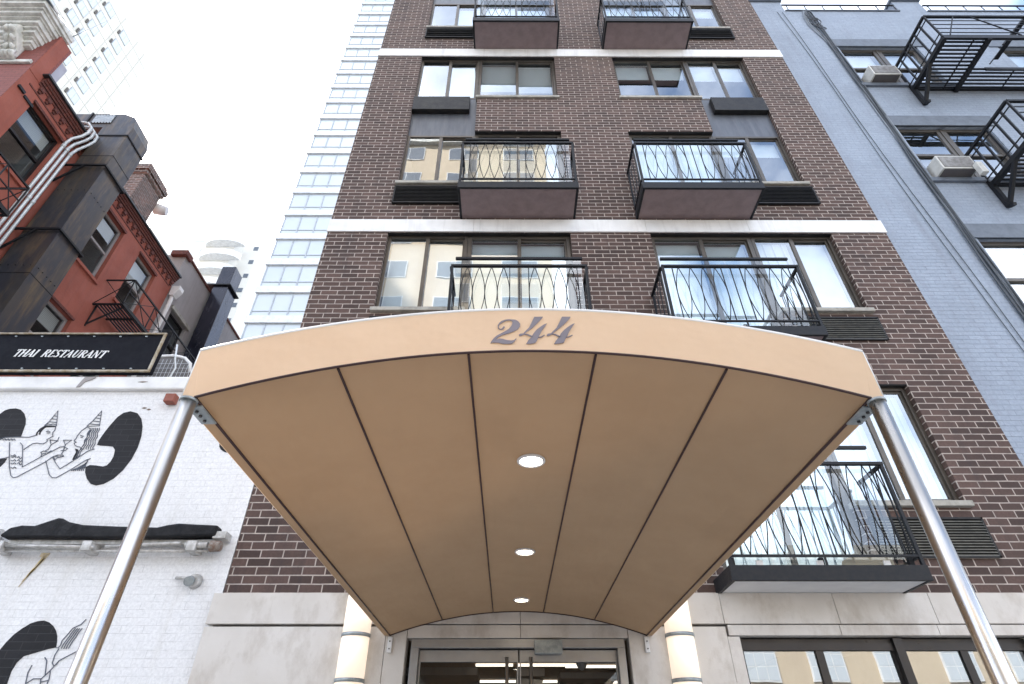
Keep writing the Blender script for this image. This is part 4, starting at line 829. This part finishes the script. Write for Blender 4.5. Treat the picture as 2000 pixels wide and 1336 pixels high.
for z in floors:
    for u0 in (6.98, 10.4):
        u1 = u0+(1.68 if u0 < 8 else 1.5); um = (u0+u1)/2
        MB(FG).box(u0-.18 if u0 > 7.5 else u0-.12, u1+.18, -.022, .02, z+1.55, z+1.86).build('lintel', 'lintel', gb, bevel=.004)
        MB(FG).box(u0-.1, u1+.1, -.05, .1, z-.10, z-.002).build('sill', 'lintel', gb, bevel=.005)
        cvs = {12.36: [('blind', .8), (None, 0)], 9.36: [(None, 0), (None, 0)], 6.38: [('blind', .3), ('slatblind', .9)], 3.4: [('blind', 1), (None, 0)]}[z]
        window(gb, FG, u0+.003, um-.02, z+.003, z+1.547, d=.07, split=None, meet=.5, fw=.07, covers=cvs)
        window(gb, FG, um+.02, u1-.003, z+.003, z+1.547, d=.07, split=None, meet=.5, fw=.07, covers=cvs)
        MB(FG).box(um-.02, um+.02, .06, .13, z+.003, z+1.547).build('mullion', 'bronze', gb)
# window air conditioners
def window_ac(x, z, lab, w_=.66):
    t = thing('window_air_conditioner', lab, 'air conditioner', (x, Y0, z), 'window air conditioners on the blue grey building')
    z += .01
    MB(FG).box(x, x+w_, -.21, .11, z, z+.33).build('casing', 'acwhite', t, bevel=.008)
    q = MB(FG); q.box(x+.03, x+w_-.03, -.214, -.208, z+.03, z+.30); q.build('grille', 'acgrille', t)
    q = MB(FG); q.box(x+.03, x+w_-.03, -.19, -.02, z-.004, z+.002); q.build('underside', 'acgrille', t)
    q = MB(FG)
    for k in range(9): q.box(x+.03, x+w_-.03, -.218, -.214, z+.04+.028*k, z+.05+.028*k)
    q.build('fin', 'alu', t); return t
window_ac(7.06, 12.36, 'white window air conditioner in the top window behind the upper fire escape', .54)
window_ac(7.02, 9.36, 'white window air conditioner in the second window down on blue grey wall', .58)
q = MB(FG); q.box(7.50, 7.60, -.30, -.215, 9.16, 9.42); tag(q.build('drip_box', 'acwhite', bevel=.008), 'small white box hanging beside the lower window air conditioner', 'box')
# fire escapes right
def big_escape(z, lab):
    x0, x1, yo = 7.80, 13.4, 4.80; zr = z+.80
    t = thing('fire_escape', lab, 'fire escape', (x0, Y0, z), 'fire escapes on the blue grey building')
    q = MB()
    q.box(x0-.02, x0+.06, yo, Y0, z-.07, z+.01)                      # end stringer
    q.box(x0, x1, yo-.01, yo+.035, z-.06, z+.05)                     # outer stringer
    q.box(8.95, x1, 5.37, 5.40, z-.05, z+.03); q.box(x0, x1, Y0-.035, Y0-.01, z-.03, z+.02)
    for x in (8.62, 10.2, 11.8, 13.3): q.box(x-.04, x+.04, yo, Y0, z-.09, z-.035) if x < 9 else q.box(x-.035, x+.035, 5.37, Y0, z-.09, z-.035)
    for k in range(14):
        y = yo+.09+k*.071
        q.box(x0+.05, 8.62 if y < 5.35 else x1, y-.016, y+.016, z-.02, z+.006)
    for x in (8.38, 9.5, 10.6, 11.4): q.box(x-.012, x+.012, yo if x < 8.6 else 5.38, Y0, z-.034, z-.02)
    q.build('platform', 'iron', t)
    q = MB()
    q.bar((x0, yo, zr), (x1, yo, zr), .045); q.bar((x0, yo, zr), (x0, Y0, zr), .045); q.bar((x0, Y0-.02, z), (x0, Y0-.02, zr), .04)
    for k in range(1, 5): q.bar((x0, yo, z+.16*k), (x1, yo, z+.16*k), .013)
    for k in range(7): q.bar((x0, yo+(Y0-yo)*k/6.2, z), (x0, yo+(Y0-yo)*k/6.2, zr), .028)
    for zz in (z+.12, z+.68): q.bar((x0, yo, zz), (x0, Y0, zz), .016)
    x = x0+.0; s = 0
    while x < x1-.9:
        a, c = (z, zr) if s % 2 else (zr, z)
        q.bar((x+.15, yo-.01, z+.04), (x+.55, yo-.01, zr), .018); q.bar((x+.85, yo-.01, zr), (x+1.45, yo-.01, z+.04), .018); x += 1.5; s += 1
    q.build('railing', 'iron', t)
    q = MB()
    q.bar((x0+.01, Y0-.03, z-.56), (x0+.01, Y0-.03, z+.02), .065); q.bar((x0+.01, Y0-.05, z-.54), (x0+.01, 5.25, z-.04), .055)
    q.bar((x0+.01, Y0-.03, z-.56), (x0+.01, Y0-.12, z-.60), .05)
    q.build('bracket', 'iron', t)
    q = MB()                                                           # stair flight going up through the hatch
    for sy in (4.95, 5.30): q.bar((9.0, sy, z+.02), (11.6, sy, z+2.95), .022)
    for k in range(11): q.box(9.16+.22*k, 9.24+.22*k, 4.95, 5.30, z+.18+.25*k, z+.195+.25*k)
    q.build('stair', 'iron', t)
    return t
big_escape(12.15, 'upper black iron fire escape on the blue grey building')
big_escape(9.18, 'lower black iron fire escape on the blue grey building, at the right edge')
# cables down the grey wall
rnd = random.Random(3)
for k in range(7):
    pts = []; x = 6.83+.028*(k % 4)-.02*(k//4); z = 15.6
    ph = rnd.random()*6
    while z > .5:
        pts.append((x+.018*math.sin(z*.9+ph)+.01*math.sin(z*2.3+ph*2)-(.18*math.exp(-((z-15.0)/.7)**2) if k % 3 == 0 else 0), -.015-.012*(k % 3), z)); z -= .35
    q = MB(FG); q.tube(pts, .011 if k % 2 else .014, 6)
    tag(q.build('cable', 'cable' if k % 3 else 'cablegrey'), 'wavy ' + ('grey' if k % 3 == 0 else 'black') + ' cable hanging down the blue grey wall beside the windows', 'cable', ('grey' if k % 3 == 0 else 'black') + ' cables in the bundle on the blue grey wall')
for k, (xa, xb, lab) in enumerate(((6.15, 6.62, 'thin dark cable running down the plain blue grey wall, nearer the brick building'), (6.24, 6.70, 'thin dark cable running down the plain blue grey wall, nearer the cable bundle'))):
    q = MB(FG); q.tube([(xa+(xb-xa)*t_/12+.03*math.sin(t_*.8+k), -.012, 15.55-1.1*t_) for t_ in range(13)], .005, 6)
    tag(q.build('cable', 'cable'), lab, 'cable')
# coil at the top
q = MB(FG); pts = []
for t_ in range(60):
    a = t_*.55; pts.append((6.78+.10*math.cos(a)+.0015*t_, -.05-.03*math.sin(a*.7), 15.35-.012*t_+.13*math.sin(a)))
q.tube(pts, .010, 5); tag(q.build('cable_coil', 'cable'), 'tangled coil of black cable at the top of the blue grey wall', 'cable')
# overhead wires upper left
for lab, a, c, sag in (('thin black wire from the red parapet corner across the cream tower', (-9.66, 5.9, 14.3), (-54.9, 35.81, 85.92), .05), ('black wire coming down from the top edge to the red parapet corner', (-9.66, 5.945, 14.67), (-3.75, 2.0, 6.52), .02)):
    q = MB(); q.tube([(a[0]+(c[0]-a[0])*t_/10, a[1]+(c[1]-a[1])*t_/10, a[2]+(c[2]-a[2])*t_/10-sag*math.sin(math.pi*t_/10)) for t_ in range(11)], .011, 5)
    tag(q.build('overhead_wire', 'cable'), lab, 'wire')

# ================================================================= FAR TOWERS
TY = 33.5
gt = thing('glass_tower', 'tall pale blue glass tower with white floor slabs behind the brick building', 'building', (-10, TY, 0))
TX0, TX1, FP = -20.1, -1.0, 3.09
MB().box(TX0+.1, TX1, TY+.25, TY+18, 0, 112).build('core', 'towerglass', gt)
zf = 1.5+.849*TY-.9
zf -= FP*8; k = 0
while zf < 112:
    if zf > 0:
        MB().box(TX0, TX1, TY-.05, TY+.3, zf-.02, zf+.66).build('floor_slab', 'slabw', gt)
        w_ = MB().box(TX0+.12, TX1, TY+.14, TY+.2, zf+.66, zf+FP-.02).build('window', 'towerglass', gt)
        q = MB(); x = TX0+.12; j = 0
        while x < TX1: q.box(x, x+.09, TY+.07, TY+.15, zf+.66, zf+FP-.02); x += 1.42; j += 1
        q.box(TX0+.12, TX1, TY+.09, TY+.15, zf+1.2, zf+1.27)
        q.build('mullion', 'mullion', w_)
        q = MB(); q.box(TX0+6.6+.8*math.sin(k*2.1), TX0+8.2+.8*math.sin(k*2.1), TY+.11, TY+.15, zf+.7, zf+1.35); q.build('vent_panel', 'slabw', w_)
    zf += FP; k += 1
# cream tower, side wall facing +X
ct = thing('cream_tower', 'tall cream apartment tower with rows of small windows at the upper left', 'building', (-55, 20, 0))
MB().box(-75, -55, 6, 43.5, 0, 88.3).build('wall', 'cream', ct)
q = MB(FX(-55))
for y in (33.2, 36.9, 40.2, 42.0): q.box(y, y+.10, -.06, .0, 0, 88.3)
for k in range(30): q.box(6, 43.5, -.03, 0, 88.3-2.593*k-1.95, 88.3-2.593*k-1.87)
q.build('joint', 'jointpale', ct)
w0 = None
for ci, y in enumerate((37.62, 33.95, 31.6, 28.6, 25.6, 22.4)):
    for k in range(9):
        z = 86.1-2.593*k
        if w0 is None:
            w0 = MB(FX(-55)).box(0, 1.6, -.09, .05, 0, 1.55).build('window', 'mullion', ct)
            w0["z"] = 0
            q = MB(FX(-55)); q.box(.10, .76, -.10, -.09, .1, 1.45); q.box(.84, 1.5, -.10, -.09, .1, 1.45); pz = q.build('pane', 'towerglass', w0)
            q = MB(FX(-55)); q.box(-.36, -.10, -.12, .0, -.05, .75); az = q.build('ac_sleeve', 'bronze', w0)
            del w0["z"]
            # geometry was made at world origin: keep offset through location
            w = w0
        else:
            w = w0.copy(); COL.objects.link(w); w.parent = ct
            for c_ in w0.children: d_ = c_.copy(); COL.objects.link(d_); d_.parent = w
        w.location = (0, y, z-1.45)
# white balcony tower in the middle distance
mt = thing('white_tower', 'hazy white apartment tower with curved balconies between red building and glass tower', 'building', (-46, 60, 0))
MB().box(-56, -41.6, 60, 75, 0, 71).build('wall', 'palewall', mt)
MB().box(-47.5, -44.5, 61, 70, 71, 74.5).build('bulkhead', 'palewall', mt)
MB().box(-41.6, -38.9, 62, 75, 0, 68).build('wing', 'palewall', mt)
w0 = None
for k in range(13):
    zz = 68.2-2.9*k
    for x in (-54.5, -51.2, -48.2):
        w = MB().box(x, x+1.7, 59.93, 60.02, zz-1.5, zz).build('window', 'towerglass', mt) if w0 is None else None
        if w0 is None: w0 = w; w0["bx"] = x; w0["bz"] = zz
        else:
            w = w0.copy(); COL.objects.link(w); w.parent = mt; w.location = (x-w0["bx"], 0, zz-w0["bz"])
            for kk in ("bx", "bz"):
                if kk in w: del w[kk]
    q = MB(); pts = [(-46+3.0-3.0*math.cos(math.pi*j/10)*1.0, 60-1.5*math.sin(math.pi*j/10)) for j in range(11)]
    i = len(q.v); n_ = len(pts); q.v = [(x, y, zz-2.6) for x, y in pts]+[(x, y, zz-1.5) for x, y in pts]
    q.q = [(j, j+1, n_+j+1, n_+j) for j in range(n_-1)]+[tuple(range(n_)), tuple(range(n_, 2*n_))]
    q.build('balcony', 'slabw', mt)
    MB().box(-39.9, -39.2, 61.95, 62.02, zz-1.3, zz-.5).build('small_window', 'lintel', mt)
for kk in ("bx", "bz"): del w0[kk]

# ================================================================= ACROSS THE STREET (seen in the window reflections)
def block(name, lab, x0, x1, y0, y1, h, mat, z_first, fl, cols, ww, wh, spread=None):
    t = thing(name, lab, 'building', ((x0+x1)/2, y1, 0))
    MB().box(x0, x1, y0, y1, 0, h).build('wall', mat, t)
    q = MB(); q.box(x0-.1, x1+.1, y1-.2, y1+.35, h-.5, h+.1); q.build('cornice', 'cornice', t)
    w0 = None; n_ = 0
    z = z_first
    while z+wh < h-.6:
        for c in range(cols):
            x = x0+(x1-x0)*(c+.5)/cols-ww/2
            if w0 is None:
                w0 = MB().box(x, x+ww, y1, y1+.05, z, z+wh).build('window', 'white', t)
                q = MB(); nc, nr = (3, 3) if spread else (2, 1)
                for ii in range(nc):
                    for jj in range(nr):
                        q.box(x+.06+(ww-.08)*ii/nc, x+.02+(ww-.08)*(ii+1)/nc, y1+.05, y1+.06, z+.06+(wh-.08)*jj/nr, z+.02+(wh-.08)*(jj+1)/nr)
                q.build('pane', 'towerglass' if spread else 'lintel', w0)
                bx_, bz_ = x, z
            else:
                w = w0.copy(); COL.objects.link(w); w.parent = t; w.location = (x-bx_, 0, z-bz_)
                for ch_ in w0.children: d_ = ch_.copy(); COL.objects.link(d_); d_.parent = w
            n_ += 1
        z += fl
    return t
block('street_block', 'beige walk-up building across the street, seen only reflected in the windows', -2, 22, -26, -14.2, 9.4, 'pinkblock', 4.6, 2.6, 9, 1.35, 1.5, 'grid')
block('beige_tower', 'tall beige apartment tower across the street, seen only reflected in upper windows', -14, 2.7, -30, -14.4, 41.5, 'pinkblock', 5.0, 3.1, 4, 2.3, 1.5)
